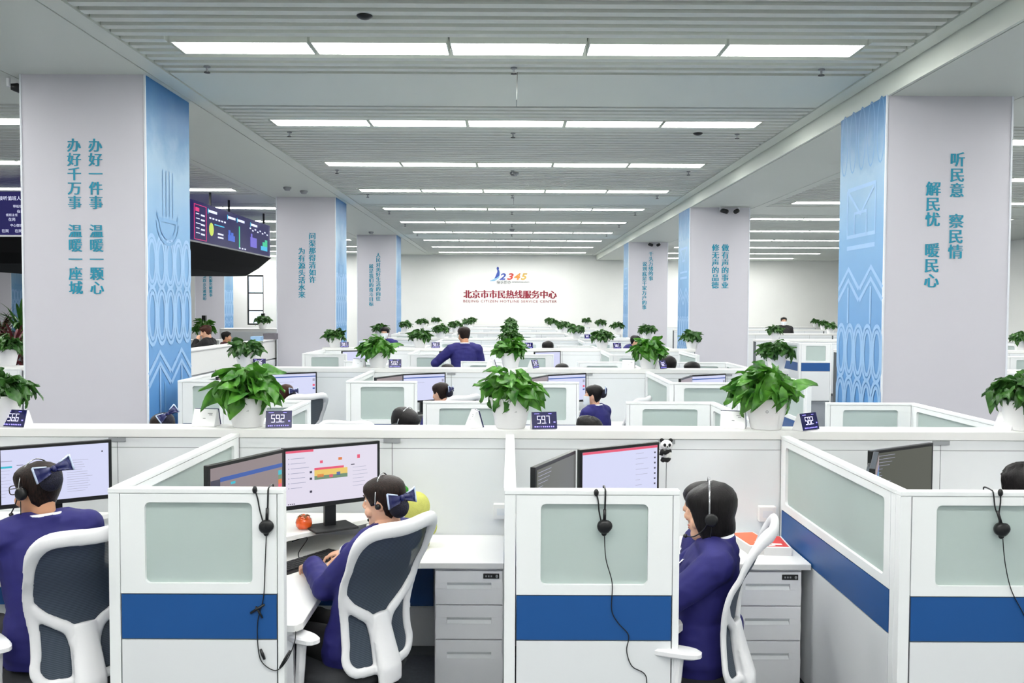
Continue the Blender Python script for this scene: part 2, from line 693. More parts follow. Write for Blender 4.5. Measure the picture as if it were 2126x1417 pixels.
# long edge trims and soffits over the columns
slab('trim_1', -3.54, -3.36, Y0, Y1, ZM - 0.012, ZM + 0.03, 'soffit')
slab('trim_2', -4.94, -3.555, Y0, Y1, ZM - 0.012, ZM + 0.03, 'soffit')
slab('trim_3', -5.11, -4.955, Y0, Y1, ZM - 0.012, ZM + 0.03, 'soffit')
slab('trim_4', 3.47, 3.635, Y0, Y1, ZM - 0.012, ZM + 0.03, 'soffit')
slab('trim_5', 3.65, 3.68, Y0, Y1, ZR - 0.01, ZM + 0.2, 'soffit')
slab('trim_6', 3.69, 4.96, Y0, Y1, ZR - 0.012, ZR + 0.03, 'soffit')
slab('trim_7', 4.975, 5.15, Y0, Y1, ZR - 0.012, ZR + 0.03, 'soffit')

# ------------------------------------------------------------------ ceiling lamps
fr = MB()
for x0, x1, y0, y1 in ((-LAMP_W / 2, -LAMP_W / 2 + 0.012, -LAMP_D / 2, LAMP_D / 2), (LAMP_W / 2 - 0.012, LAMP_W / 2, -LAMP_D / 2, LAMP_D / 2),
                       (-LAMP_W / 2 + 0.012, LAMP_W / 2 - 0.012, -LAMP_D / 2, -LAMP_D / 2 + 0.012), (-LAMP_W / 2 + 0.012, LAMP_W / 2 - 0.012, LAMP_D / 2 - 0.012, LAMP_D / 2)):
    fr.box(x0, x1, y0, y1, -0.008, 0.07)
lamp_frame = fr.mesh('lamp_frame', 'slat_white')
lamp_diff = MB().box(-LAMP_W / 2 + 0.012, LAMP_W / 2 - 0.012, -LAMP_D / 2 + 0.012, LAMP_D / 2 - 0.012, -0.004, 0.05).mesh('lamp_diffuser', 'lamp_diffuser')


def lamp(x, y, z, label, group):
    t = thing('ceiling_light', label, 'ceiling light', (x, y, z), 0, group)
    link('lamp_frame', lamp_frame, t)
    link('diffuser', lamp_diff, t)


PLACE = ('far left', 'second from left', 'middle', 'second from right', 'far right')
for n, y in enumerate(lamp_rows):
    vis = n - 3
    for k in range(5):
        where = '%s panel light of the %s lit row down the main hall ceiling' % (PLACE[k], nth(vis)) if vis >= 0 else 'ceiling panel light in the rows above and behind the camera'
        lamp(-2.96 + 1.206 * (k + 0.5), y, ZM, 'white ' + where, 'panel lights over the main hall' if vis >= 0 else 'panel lights behind the camera')
        lamp(5.50 + 1.206 * (k + 0.5), y, ZR, ('white %s panel light of the %s lit row over the right side bay' % (PLACE[k], nth(vis))) if vis >= 0 else 'ceiling panel light in the rows above and behind the camera', 'panel lights over the right bay' if vis >= 0 else 'panel lights behind the camera')
        lamp(-11.42 + 1.206 * (k + 0.5), y, ZM, ('white %s panel light of the %s lit row over the left side bay' % (PLACE[k], nth(vis))) if vis >= 0 else 'ceiling panel light in the rows above and behind the camera', 'panel lights over the left bay' if vis >= 0 else 'panel lights behind the camera')
for n, y in enumerate(lamp_rows[5::2]):
    t = thing('strip_light', 'long white strip light in the %s row over the far left corner' % nth(n), 'ceiling light', (-18.6, y, ZM - 0.002), 0, 'strip lights in the far left corner')
    MB().box(-3.0, 3.0, -0.14, 0.14, -0.02, 0.0).build('diffuser', 'lamp_diffuser', t)

t = thing('strip_light', 'added white strip light brightening the dim wall by the far window', 'ceiling light', (-10.6, 39.9, ZM - 0.002), 0, 'strip lights in the far left corner')  # extra lamp added to brighten the dim far left wall
MB().box(-2.4, 2.4, -0.14, 0.14, -0.02, 0.0).build('diffuser', 'lamp_diffuser', t)
# sprinkler heads, smoke detectors and dome cameras
sp = MB()
sp.lathe([(0.032, 0), (0.032, -0.012), (0.010, -0.016), (0.010, -0.05), (0.028, -0.055), (0.028, -0.060)], 14)
spr = sp.mesh('sprinkler', 'grey_plastic')
sp2 = MB()
sp2.lathe([(0.030, -0.058), (0.030, -0.064), (0.004, -0.066)], 14)
spd = sp2.mesh('sprinkler_plate', 'black_plastic')
i = 0
for n, y in enumerate([8.62, 11.8, 15.0, 18.2, 21.4, 24.6, 27.8]):
    for x, w_ in ((-2.9, 'left'), (0.02, 'middle'), (2.95, 'right')):
        t = thing('sprinkler', '%s small sprinkler head hanging below the slats beside the %s lamp row' % (w_, nth(n)), 'sprinkler', (x, y, ZM), 0, 'sprinkler heads in the main ceiling')
        link('body', spr, t)
        link('deflector_plate', spd, t)
dome = MB()
dome.smooth = True
dome.lathe([(0.062, 0.0), (0.062, -0.008), (0.05, -0.018), (0.03, -0.028), (0.008, -0.032)], 24)
for px, py, Y, l in ((757, 65, 7.12, 'black dome camera between the slats before the first lamp row'), (1449, 280, 11.75, 'black dome camera between the slats behind the second lamp row')):
    tag(dome.build('dome_camera', 'black_plastic', None, (at(px, py, Y).x, Y, ZM)), l, 'camera')
det = MB()
det.smooth = True
det.lathe([(0.075, 0.0), (0.075, -0.025), (0.055, -0.045), (0.0505, -0.06), (0.01, -0.065)], 24)
for x, y, z, l in ((-4.25, 17.1, ZM - 0.012, 'round grey smoke detector on the left soffit before the second column'), (-4.05, 17.6, ZM - 0.012, 'smaller smoke detector nearest the second left column'),
                   (0.05, 15.2, ZM, 'round smoke detector in the middle of the main ceiling slats'), (0.03, 26.0, ZM, 'distant smoke detector in the middle of the main ceiling'), (-4.2, 27.0, ZM - 0.012, 'smoke detector on the left soffit before the third column')):
    tag(det.build('smoke_detector', 'grey_plastic', None, (x, y, z)), l, 'detector')
# bullet cameras fixed to columns and soffits
bul = MB()
bul.smooth = True
bul.tube([(0, 0, 0), (0, -0.05, 0.0), (0, -0.16, -0.03)], [0.03, 0.045, 0.045], 14)
bulm = bul.mesh('camera_body', 'black_plastic')
arm = MB()
arm.tube([(0, 0.02, 0.0), (0, 0.02, 0.08)], 0.02, 10)
armm = arm.mesh('camera_bracket', 'metal_white')
for (x, y, z), rz, l in (((4.27, 18.3, ZR - 0.09), 0.6, 'left black bullet camera atop the second right column'), ((4.62, 18.3, ZR - 0.09), -0.6, 'right black bullet camera atop the second right column'),
                         ((4.27, 27.9, ZR - 0.09), 0.6, 'left black bullet camera atop the third right column'), ((4.62, 27.9, ZR - 0.09), -0.6, 'right black bullet camera atop the third right column'),
                         ((-4.98, 9.0, ZM - 0.11), 2.2, 'black bullet camera on the ceiling left of the nearest left column')):
    t = thing('bullet_camera', l, 'camera', (x, y, z), rz)
    link('camera_body', bulm, t)
    link('camera_bracket', armm, t)

# ------------------------------------------------------------------ columns with printed banners
CW, CD = 1.22, 1.20


RIB = [0]


def ribbon(mb, pts, w, z=0.0015):
    """flat printed line: pts in (u, v)"""
    RIB[0] += 1
    z = z + 0.00006 * (RIB[0] % 60)
    P = [Vector((a, b, 0)) for a, b in pts]
    n = len(P)
    v = []
    for i in range(n):
        t = (P[min(i + 1, n - 1)] - P[max(i - 1, 0)])
        t.normalize()
        s = Vector((-t.y, t.x, 0)) * (w / 2)
        v += [P[i] + s + Vector((0, 0, z)), P[i] - s + Vector((0, 0, z))]
    mb.add(v, [(2 * i, 2 * i + 1, 2 * i + 3, 2 * i + 2) for i in range(n - 1)])


def lens_row(mb, v0, v1, n=5, w=0.040, z=0.0015):
    """a row of tall pointed ovals with a second line inside each"""
    for k in range(n):
        c = (k + 0.5) * CD / n
        for s, r in ((0.58, 1.0), (0.36, 0.8)):
            for sg in (-1, 1):
                a, b = (v0 + v1) / 2, (v1 - v0) / 2 * r
                ribbon(mb, [(min(max(c + sg * s * CD / n * math.cos(t), 0.01), CD - 0.01), a + b * math.sin(t)) for t in [(-0.5 + q / 14) * PI for q in range(15)]], w, z)


def chevrons(mb, v, n=2, rise=0.22, w=0.05, z=0.0015):
    for k in range(n):
        a, b = k * CD / n, (k + 1) * CD / n
        ribbon(mb, [(a + 0.01, v), ((a + b) / 2, v + rise), (b - 0.01, v)], w, z)


def banner_pattern(kind):
    A, B = MB(), MB()
    if kind == 'L':
        lens_row(A, 2.28, 2.80)
        lens_row(A, 1.70, 2.28, 5, 0.040, 0.002)
        for v in (1.40, 1.28, 0.66, 0.54):
            chevrons(A, v)
        for k in range(2):
            c = (k + 0.5) * CD / 2
            ribbon(A, [(c, 1.46), (c, 0.76)], 0.035, 0.0025)
            ribbon(B, [(c + 0.13, 1.3), (c + 0.13, 0.62)], 0.03, 0.001)
        # pale emblem: strings running into a rounded bowl
        for q in range(4):
            ribbon(B, [(0.42 + 0.09 * q, 3.50), (0.42 + 0.09 * q, 3.02)], 0.018, 0.001)
        ribbon(B, [(0.26, 3.04), (0.30, 2.98), (0.80, 2.98), (0.84, 3.04)], 0.04, 0.0012)
        for rr in (0.30, 0.22):
            ribbon(B, [(0.55 + rr * math.cos(t), 2.98 + 0.75 * rr * math.sin(t) - 0.02) for t in [PI + PI * q / 16 for q in range(17)]], 0.03, 0.0014)
    else:
        for k in range(5):
            c = (k + 0.5) * CD / 5
            ribbon(B, [(c + 0.09 * math.cos(t), 3.86 + 0.32 * math.sin(t)) for t in [2 * PI * q / 20 for q in range(21)]], 0.02, 0.001)
        M2 = [(0.24, 3.36), (0.98, 3.36), (0.98, 2.86), (0.24, 2.86), (0.24, 3.36)]
        ribbon(A, M2, 0.045)
        ribbon(A, [(0.26, 3.34), (0.6, 3.08), (0.96, 3.34)], 0.035, 0.002)
        ribbon(A, [(0.44, 2.88), (0.44, 3.10), (0.76, 3.10), (0.76, 2.88)], 0.035, 0.0022)
        ribbon(A, [(0.24, 2.74), (0.98, 2.74)], 0.045, 0.0012)
        for v in (2.30, 2.18):
            chevrons(A, v)
        for k in range(2):
            c = (k + 0.5) * CD / 2
            ribbon(A, [(c, 2.32), (c, 1.94)], 0.04, 0.0024)
        lens_row(A, 1.36, 1.92, 5)
        lens_row(A, 0.80, 1.36, 5, 0.040, 0.002)
    return A.mesh('banner_pattern', 'pattern_light'), B.mesh('banner_pattern', 'pattern_pale')


def column(x, y, side, top, texts, pats, label):
    """square column: x, y is its near left corner; side +1 carries the banner on its right face, -1 on its left face"""
    c = MB().box(x, x + CW, y, y + CD, 0, top).build('column', 'column_paint', kind='structure')
    tag(c, label)
    e = MB()
    for ex in (x, x + CW):
        e.box(ex - 0.008, ex + 0.008, y - 0.008, y + 0.012, 0, top)
    e.build('corner_trim', 'banner_edge', c)
    bx = x + CW if side > 0 else x
    b = MB().box(0, CD, 0.0, 0.006, 0, top - 0.005).build('banner', 'banner_print', c, (bx + 0.006 if side > 0 else bx - 0.006, y if side > 0 else y + CD, 0), PI / 2 if side > 0 else -PI / 2)
    for me in pats:
        o = link('banner_pattern', me, b)
        o.rotation_euler = (PI / 2, 0, 0)
        o.location = (0, 0, 0)
    if texts:
        mb = MB()
        for body, tx, tz, size in texts:
            put_text(mb, text_mb(body, size, vertical=True, smear=size * 0.035, thin=0.0), Matrix.Translation((tx, y - 0.004, tz)) @ FACE_CAM)
        mb.build('lettering', 'teal_ink', c)
    return c


PL, PR_ = banner_pattern('L'), banner_pattern('R')
column(-4.83, 8.9, 1, ZM, [('办好一件事\u3000温暖一颗心', -4.10, 3.735, 0.140), ('办好千万事\u3000温暖一座城', -4.31, 3.735, 0.140)], PL, 'first white left column with teal lettering about warming hearts')
column(-4.85, 18.6, 1, ZM, [('问渠那得清如许', -4.11, 3.63, 0.150), ('为有源头活水来', -4.33, 3.32, 0.150)], PL, 'second white left column with a two line poem in teal')
column(-4.81, 28.1, 1, ZM, [('人民对美好生活的向往', -4.15, 3.80, 0.151), ('就是我们的奋斗目标', -4.37, 3.45, 0.147)], PL, 'third white left column with two long teal lines')
column(3.65, 8.78, -1, ZR, [('听民意\u3000察民情', 4.345, 3.62, 0.149), ('解民忧\u3000暖民心', 4.115, 3.336, 0.149)], PR_, 'first white right column with teal lettering')
column(3.66, 18.4, -1, ZR, [('做有声的事业', 4.39, 3.415, 0.153), ('修无声的品德', 4.19, 3.415, 0.153)], PR_, 'second white right column with two cameras on top')
column(3.67, 28.0, -1, ZR, [('千头万绪的事', 4.365, 3.87, 0.152), ('说到底是千家万户的事', 4.17, 3.555, 0.15)], PR_, 'third white right column')
column(-13.26, 37.7, 1, ZM, [('为民服务解难事', -12.60, 3.56, 0.15), ('解决群众急难愁盼', -12.86, 3.56, 0.15)], PL, 'white column by the far window')
column(-22.2, 37.7, 1, ZM, [], PL, 'white column in the far left corner')

# ------------------------------------------------------------------ sign on the back wall
s = thing('wall_sign', 'hotline centre name in raised red letters with a colourful number logo above', 'sign', (at(1059, 610, Y1).x, Y1, 2.6))
sx, sy, sz = s.location


def wall_text(name, body, px, py_base, px_h, m, width_px=None, z=0.012, **kw):
    """raised letters on the back wall whose baseline sits at photo row py_base"""
    size = px_h * Y1 / F_PX
    p = at(px, py_base, Y1)
    parts = text_mb(body, size, **kw)
    mb = MB()
    xs = [q[0] for v, f_ in parts for q in v]
    k = 1.0
    if width_px:
        k = width_px * Y1 / F_PX / (max(xs) - min(xs))
    off = -(max(xs) + min(xs)) / 2
    M = Matrix.Translation((p.x - sx, -z, p.z - sz)) @ FACE_CAM @ Matrix.Diagonal((k, 1, 1, 1)) @ Matrix.Translation((off, 0, 0))
    put_text(mb, parts, M)
    o = mb.build(name, m, s)
    so = o.modifiers.new('solid', 'SOLIDIFY')
    so.thickness = z * 0.9
    so.offset = -1
    return o


wall_text('name_lettering', '北京市市民热线服务中心', 1059, 617.5, 18.0, 'red_ink', 194, smear=0.018)
wall_text('english_lettering', 'BEIJING CITIZEN HOTLINE SERVICE CENTER', 1059, 627.5, 7.0, 'red_ink', 194, spacing=1.15)
for ch, px, m, c in (('2', 1043.5, 'logo_two', rgb(70, 92, 190)), ('3', 1059.5, 'logo_three', rgb(226, 72, 60)), ('4', 1074, 'logo_four', rgb(246, 150, 60)), ('5', 1088, 'logo_five', rgb(250, 190, 90))):
    mat(m, c, 0.4, var=0.3, scale=1.5)
    wall_text('numeral', ch, px, 580, 18, m, 13.5, shear=0.25, bold=0.012)
mat('logo_blue', rgb(56, 84, 176), 0.4)
mat('logo_pale', rgb(150, 196, 226), 0.4)
g = MB()
pp = lambda a, b: (at(a, b, Y1).x - sx, -0.008, at(a, b, Y1).z - sz)
g.m = 0
g.tube([pp(1033, 557), pp(1035, 564), pp(1034, 570), pp(1031, 575), pp(1026, 580)], [0.02, 0.05, 0.075, 0.06, 0.01], 8, flat=0.2, up=(0, 1, 0))
g.m = 1
g.tube([pp(1036, 560), pp(1037, 567), pp(1034, 575), pp(1026, 581), pp(1017, 583)], [0.01, 0.03, 0.05, 0.05, 0.01], 8, flat=0.2, up=(0, 1, 0))
g.m = 0
g.ell(pp(1033.5, 557), 0.05, 0.01, 0.07)
g.build('dancing_figure', ['logo_blue', 'logo_pale'], s)
wall_text('slogan_lettering', '接诉即办', 1046, 588.5, 7.5, 'seam', 30)
wall_text('caption_lettering', 'SWIFT RESPONSE TO PUBLIC COMPLAINTS', 1081, 586.5, 3.6, 'seam', 36)

# ------------------------------------------------------------------ hanging ring of screens in the left bay
hs = thing('hanging_screen', 'large ring shaped video display hanging from black rods in the left bay', 'screen', (-9.0, 19.3, 2.85))


def ring_pts(inset, z, n=10):
    hx, hy, r = 3.1 - inset, 3.6 - inset, 1.0 - inset * 0.5
    out = []
    for cx, cy, a0 in ((hx - r, -hy + r, -PI / 2), (hx - r, hy - r, 0), (-hx + r, hy - r, PI / 2), (-hx + r, -hy + r, PI)):
        for q in range(n + 1):
            a = a0 + PI / 2 * q / n
            out.append((cx + r * math.cos(a), cy + r * math.sin(a), z))
    return out


b = MB()
b.loft([ring_pts(0.5, 0.0), ring_pts(0.25, 0.18), ring_pts(0.0, 0.43)], cap=True)
b.build('shell', 'shell_black', hs)
b = MB()
b.loft([ring_pts(-0.02, 0.44), ring_pts(-0.02, 0.47)], cap=True)
b.build('trim_ring', 'grey_plastic', hs)
b = MB()
b.loft([ring_pts(0.0, 0.47), ring_pts(0.0, 1.22)], cap=True)
scr = b.build('screen', 'wall_screen', hs)
rods = MB()
for px, Y in ((407, 16.9), (453, 18.1), (490, 19.3), (565, 22.0)):
    r_ = MB()
    r_.tube([(2.95, Y - 19.3, 1.2), (2.95, Y - 19.3, ZM + 0.08 - 2.85)], 0.025, 8)
    r_.build('rod', 'black_matte', hs)
content = []


def side(y0, y1, z0, z1, m, e=0.006):
    content.append((m, MB().box(3.1, 3.1 + e, y0 - 19.3, y1 - 19.3, z0, z1)))


# right hand face of the ring, Y from 16.7 to 22
for a, b_, c_, d_ in ((16.75, 17.42, 0.50, 0.51), (16.75, 17.42, 1.15, 1.16), (16.75, 16.765, 0.50, 1.16), (17.405, 17.42, 0.50, 1.16), (16.82, 17.02, 1.03, 1.10)):
    side(a, b_, c_, d_, 'wall_screen_pink')
rng = random.Random(4)
for q in range(5):
    side(16.85, 17.0 + 0.25 * rng.random(), 0.62 + 0.09 * q, 0.635 + 0.09 * q, 'wall_screen_text')
    side(17.12, 17.32, 0.60 + 0.09 * q, 0.63 + 0.09 * q, 'wall_screen_text')
for y in (17.55, 18.75, 19.4, 20.4):
    side(y, y + 0.5, 1.08, 1.13, 'wall_screen_text')
    side(y - 0.04, y - 0.01, 1.05, 1.15, 'wall_screen_cyan')
for q in range(6):
    side(17.6 + 0.18 * q, 17.7 + 0.18 * q, 0.96, 0.99, 'wall_screen_text')
    side(18.1 + 0.12 * (q % 3), 18.2 + 0.12 * (q % 3), 0.62 + 0.07 * (q // 3), 0.65 + 0.07 * (q // 3), 'wall_screen_text')
side(17.9, 18.5, 0.86, 0.88, 'wall_screen_cyan')
content.append(('wall_screen_lime', MB().ell((3.1, 17.72 - 19.3, 0.76), 0.006, 0.14, 0.13)))
side(18.75, 19.2, 0.62, 0.74, 'wall_screen_glow')
side(18.78, 18.9, 0.74, 0.84, 'wall_screen_glow')
side(18.95, 19.1, 0.74, 0.80, 'wall_screen_glow')
side(19.5, 19.56, 0.52, 0.98, 'wall_screen_green')
for q in range(3):
    side(19.5 + 0.2 * q, 19.6 + 0.2 * q, 0.50, 0.53, 'wall_screen_text')
side(20.35, 20.85, 0.60, 0.82, 'wall_screen_violet')
side(20.4, 20.5, 0.82, 0.9, 'wall_screen_violet')
side(21.2, 21.75, 0.58, 0.68, 'wall_screen_cyan')
side(21.35, 21.75, 0.68, 0.78, 'wall_screen_green')
side(21.55, 21.75, 0.78, 0.84, 'wall_screen_green')
for q in range(8):
    side(20.3 + 0.2 * q, 20.4 + 0.2 * q, 1.0 - 0.04 * (q % 2), 1.03 - 0.04 * (q % 2), 'wall_screen_text')
# front face of the ring
fx = lambda px: (px - 1060) * 15.7 / F_PX + 9.0
T = MB()
for body, px, z, sz_ in (('接听值班人员', 30, 1.08, 0.075), ('带班领导', 44, 0.95, 0.05), ('在岗', 47, 0.86, 0.06), ('值班主任', 29, 0.80, 0.05), ('在岗', 29, 0.72, 0.06), ('中心值班人员', 44, 0.62, 0.05), ('在岗', 15, 0.52, 0.06), ('在岗', 42, 0.52, 0.06)):
    put_text(T, text_mb(body, sz_ * 1.05), Matrix.Translation((fx(px), -3.6 - 0.004, z)) @ FACE_CAM)
for m, mb in content:
    mb.build('screen_graphic', m, scr)  # glowing graphics shown by the ring display, no ink
T.build('screen_lettering', 'wall_screen_text', scr)
# ------------------------------------------------------------------ cubicle screens, ledges, desks
ZT = 1.335                  # top of the cubicle screens
ZL = 1.36                   # top of the long ledges
YS = [5.40 + 5.43 * k for k in range(7)]
TH = 0.045


def screen(name, p0, p1, label, group, gl=(0.10, 0.10), post0=True, post1=True, cat='partition screen', small=False):
    """glazed cubicle screen from p0 to p1: frame with a rounded opening, frosted pane, blue band, lower panel, end posts"""
    d = Vector((p1[0] - p0[0], p1[1] - p0[1], 0))
    L = d.length
    rz = math.atan2(d.y, d.x)
    t = thing(name, label, cat, (p0[0], p0[1], 0), rz, group)
    key = (round(L, 3), gl, post0, post1)
    if key not in SCREEN_CACHE:
        h = TH / 2
        zg0, zg1 = 0.942, 1.278
        a0, a1 = (0.05 if post0 else 0.0), L - (0.03 if post1 else 0.0)
        x0, x1 = a0 + gl[0], a1 - gl[1]
        fr_ = MB()
        # upper frame around a rounded window
        rr = 0.022
        inner = []
        for cx, cz, s0 in ((x1 - rr, zg1 - rr, 0), (x0 + rr, zg1 - rr, PI / 2), (x0 + rr, zg0 + rr, PI), (x1 - rr, zg0 + rr, 1.5 * PI)):
            for q in range(5):
                a = s0 + PI / 2 * q / 4
                inner.append((cx + rr * math.cos(a), cz + rr * math.sin(a)))
        outer = []
        for (ix, iz) in inner:
            mx, mz = (x0 + x1) / 2, (zg0 + zg1) / 2
            outer.append(None)
        cor = [(a1, ZT - 0.022), (a0, ZT - 0.022), (a0, 0.9), (a1, 0.9)]
        n = len(inner)
        # outer ring: corners repeated so that quads join it to the window edge
        outer = []
        for c in range(4):
            outer += [cor[c]] * 5
        for y in (-h, h):
            v = [(x, y, z) for x, z in inner] + [(x, y, z) for x, z in outer]
            f_ = []
            for i in range(n):
                j = (i + 1) % n
                if outer[i] == outer[j]:
                    f_.append((i, j, n + i))
                else:
                    f_.append((i, j, n + j, n + i))
            fr_.add(v, f_)
        v = [(x, -h, z) for x, z in inner] + [(x, h, z) for x, z in inner]
        fr_.add(v, [(i, (i + 1) % n, n + (i + 1) % n, n + i) for i in range(n)])
        v = [(x, -h, z) for x, z in cor] + [(x, h, z) for x, z in cor]
        fr_.add(v, [(i, (i + 1) % 4, 4 + (i + 1) % 4, 4 + i) for i in range(4)])
        top = MB().box(0.0, L, -h - 0.003, h + 0.003, ZT - 0.019, ZT)
        top.box(0.002, L - 0.002, -h + 0.004, h - 0.004, ZT - 0.023, ZT - 0.018)
        if post0:
            top.box(0, 0.046, -h, h, 0.0, ZT - 0.019)
        if post1:
            top.box(L - 0.027, L, -h, h, 0.0, ZT - 0.019)
        gap = MB().box(a0 + 0.001, a1 - 0.001, -h + 0.006, h - 0.006, 0.03, 0.899)
        low = MB().box(a0 + 0.002, a1 - 0.002, -h, h, 0.05, 0.706)
        band = MB().box(a0 + 0.002, a1 - 0.002, -h, h, 0.712, 0.895)
        pane = MB().box(x0 - 0.005, x1 + 0.005, -0.006, 0.006, zg0 - 0.005, zg1 + 0.005)
        SCREEN_CACHE[key] = [('upper_frame', fr_.mesh('upper_frame', 'screen_frame'), 0), ('post_and_cap', top.mesh('post_and_cap', 'screen_frame'), 0.003), ('core', gap.mesh('core', 'seam'), 0),
                             ('lower_panel', low.mesh('lower_panel', 'lower_panel'), 0), ('blue_band', band.mesh('blue_band', 'blue_band'), 0), ('frosted_pane', pane.mesh('frosted_pane', 'frosted'), 0)]
    for nm, me, bv in SCREEN_CACHE[key]:
        link(nm, me, t, bevel=bv)
    return t


SCREEN_CACHE = {}
ROWW = ['front', 'second', 'third', 'fourth', 'fifth', 'sixth', 'rear']


def spine(k, x0, x1, xs, bay):
    """back to back divider under a long white ledge"""
    Y = YS[k]
    lab = 'long white ledge and divider of the %s desk row in the %s' % (ROWW[k], bay)
    t = thing('desk_divider', lab, 'divider', (0, Y, 0), 0, 'long white ledges of the desk rows')
    MB().box(x0, x1, -0.11, 0.11, ZL - 0.052, ZL).build('ledge', 'laminate', t, bevel=0.004)
    MB().box(x0 + 0.01, x1 - 0.01, -0.10, 0.10, 0.0, ZL - 0.052).build('core', 'seam', t)
    edges = [x0] + [x for x in xs if x0 + 0.1 < x < x1 - 0.1] + [x1]
    for sgn in (-1, 1):
        for a, b_ in zip(edges[:-1], edges[1:]):
            m = MB()
            c = a + 0.57 * (b_ - a) if b_ - a > 1 else b_
            for q0, q1 in ((a + 0.02, c), (c, b_ - 0.02)):
                if q1 - q0 < 0.05:
                    continue
                m.box(q0 + 0.002, q1 - 0.002, sgn * 0.100 - 0.004, sgn * 0.100 + 0.004, 0.06, ZL - 0.115)
                m.box(q0 + 0.002, q1 - 0.002, sgn * 0.100 - 0.003, sgn * 0.100 + 0.003, ZL - 0.112, ZL - 0.055)
            m.build('back_panel', 'lower_panel', t)
            if sgn < 0 and k < 2 and b_ - a > 1:
                m = MB().box(c - 0.05, c + 0.05, -0.113, -0.104, ZL - 0.078, ZL - 0.056)
                m.build('cable_clip', 'grey_plastic', t)
    return t


spine(0, -5.2, 4.2, [-4.9, -3.26, -1.63, 0, 1.63, 3.26], 'main hall')
for k in range(1, 7):
    spine(k, -3.40, 3.34, [-1.65, 0.0, 1.64], 'main hall')
NX = {0: [-3.26, -1.63, 0.0, 1.63]}
GP, GE = 'glazed screens between desks', 'short glazed end screens'


def xname(i, n):
    return nth(i) + ' from the left'


for k in range(7):
    xs = NX.get(k, [-3.36, -1.65, 0.0, 1.64, 3.05])
    Y = YS[k]
    near_y, far_y = Y - 1.72, Y + 1.78
    for i, x in enumerate(xs):
        if not (k == 0 and i == 0):
            last = (k > 0 and i == len(xs) - 1)
            screen('side_screen', (x + TH / 2 if False else x, near_y + (0.0 if last else 0.024)), (x, Y - 0.113), 'glazed side screen, near side of %s desk row, %s' % (ROWW[k], xname(i, 0)), GP, gl=(0.06, 0.06))
            if not last:
                screen('end_screen', (x - TH / 2, near_y), (x + 0.70, near_y), 'short end screen with blue band, %s, near side of %s desk row' % (xname(i, 0), ROWW[k]), GE)
        if k < 5 and not (k == 0 and i < 1) and not (k > 0 and i == 0):
            screen('side_screen', (x, Y + 0.113), (x, far_y - 0.024), 'glazed side screen, far side of %s desk row, %s' % (ROWW[k], xname(i, 0)), GP, gl=(0.06, 0.06))
            screen('end_screen', (x + TH / 2, far_y), (x - 0.70, far_y), 'short frosted end screen, far side of %s desk row, %s' % (ROWW[k], xname(i, 0)), GE)
    if k == 0:
        x = 3.24
        screen('side_screen', (x, Y + 0.113), (x, far_y - 0.024), 'glazed side screen, far side of front desk row, rightmost one', GP, gl=(0.06, 0.06))
        screen('end_screen', (x + TH / 2, far_y), (x - 0.70, far_y), 'short frosted end screen beyond the front ledge, below the first right column', GE)
# right bay rows seen between the columns, left bay pieces beside the first column
for k in range(1, 7):
    Y = YS[k]
    spine(k, 5.9, 12.9, [6.46, 8.09, 9.72, 11.35], 'right side bay')
    for i, x in enumerate([6.46, 8.09, 9.72, 11.35]):
        if k in (2, 3):
            screen('side_screen', (x, Y - 1.72 + 0.024), (x, Y - 0.113), 'glazed side screen in the right bay, %s, %s desk row' % (xname(i, 0), ROWW[k]), GP, gl=(0.06, 0.06))
            screen('end_screen', (x - TH / 2, Y - 1.72), (x + 0.70, Y - 1.72), 'short end screen with blue band, right bay, %s, %s desk row' % (xname(i, 0), ROWW[k]), GE)
screen('end_screen', (-7.05, 10.69), (-5.85, 10.69), 'glazed screen with blue band beside the first left column, behind the plants', GE)
t = thing('desk_divider', 'white ledge with plants left of the first left column', 'divider', (0, YS[1], 0), 0, 'long white ledges of the desk rows')
MB().box(-9.5, -5.3, -0.11, 0.11, ZL - 0.052, ZL).build('ledge', 'laminate', t, bevel=0.004)
MB().box(-9.45, -5.35, -0.026, 0.026, 0.0, ZL - 0.052).build('back_panel', 'lower_panel', t)
screen('end_screen', (5.86, 10.69), (7.2, 10.69), 'glazed screen with blue band at the right picture edge behind the plant', GE)
# long white counter running down the left bay behind the first column
t = thing('service_counter', 'long white counter running away behind the first left column', 'counter', (-4.95, 14.9, 0))
MB().box(-0.05, 0.05, -3.9, 4.3, 1.03, 1.40).build('upper_board', 'laminate', t, bevel=0.004)
MB().box(-0.20, 0.08, -3.9, 4.3, 1.40, 1.425).build('counter_top', 'laminate', t, bevel=0.004)
MB().box(-0.07, 0.02, -3.88, 4.28, 1.0, 1.03).build('shadow_gap', 'grey_plastic', t)
MB().box(-0.05, 0.05, -3.9, 4.3, 0.0, 1.0).build('lower_board', 'lower_panel', t, bevel=0.004)
t = thing('back_counter', 'low white cabinet run below the far window', 'counter', (-9.2, 24.0, 0))
MB().box(1.5, 3.2, -0.3, 0.3, 0, 1.52).build('body', 'laminate', t, bevel=0.005)
for q in range(2):
    MB().box(1.54 + 0.83 * q, 2.34 + 0.83 * q, -0.315, -0.3, 0.1, 1.44).build('panel', 'lower_panel', t, bevel=0.003)
t = thing('staff_platform', 'low raised platform behind the white left bay counter', 'platform', (-7.0, 15.5, 0))
MB().box(-1.5, 1.85, -1.0, 3.6, 0, 0.40).build('deck', 'grey_plastic', t)

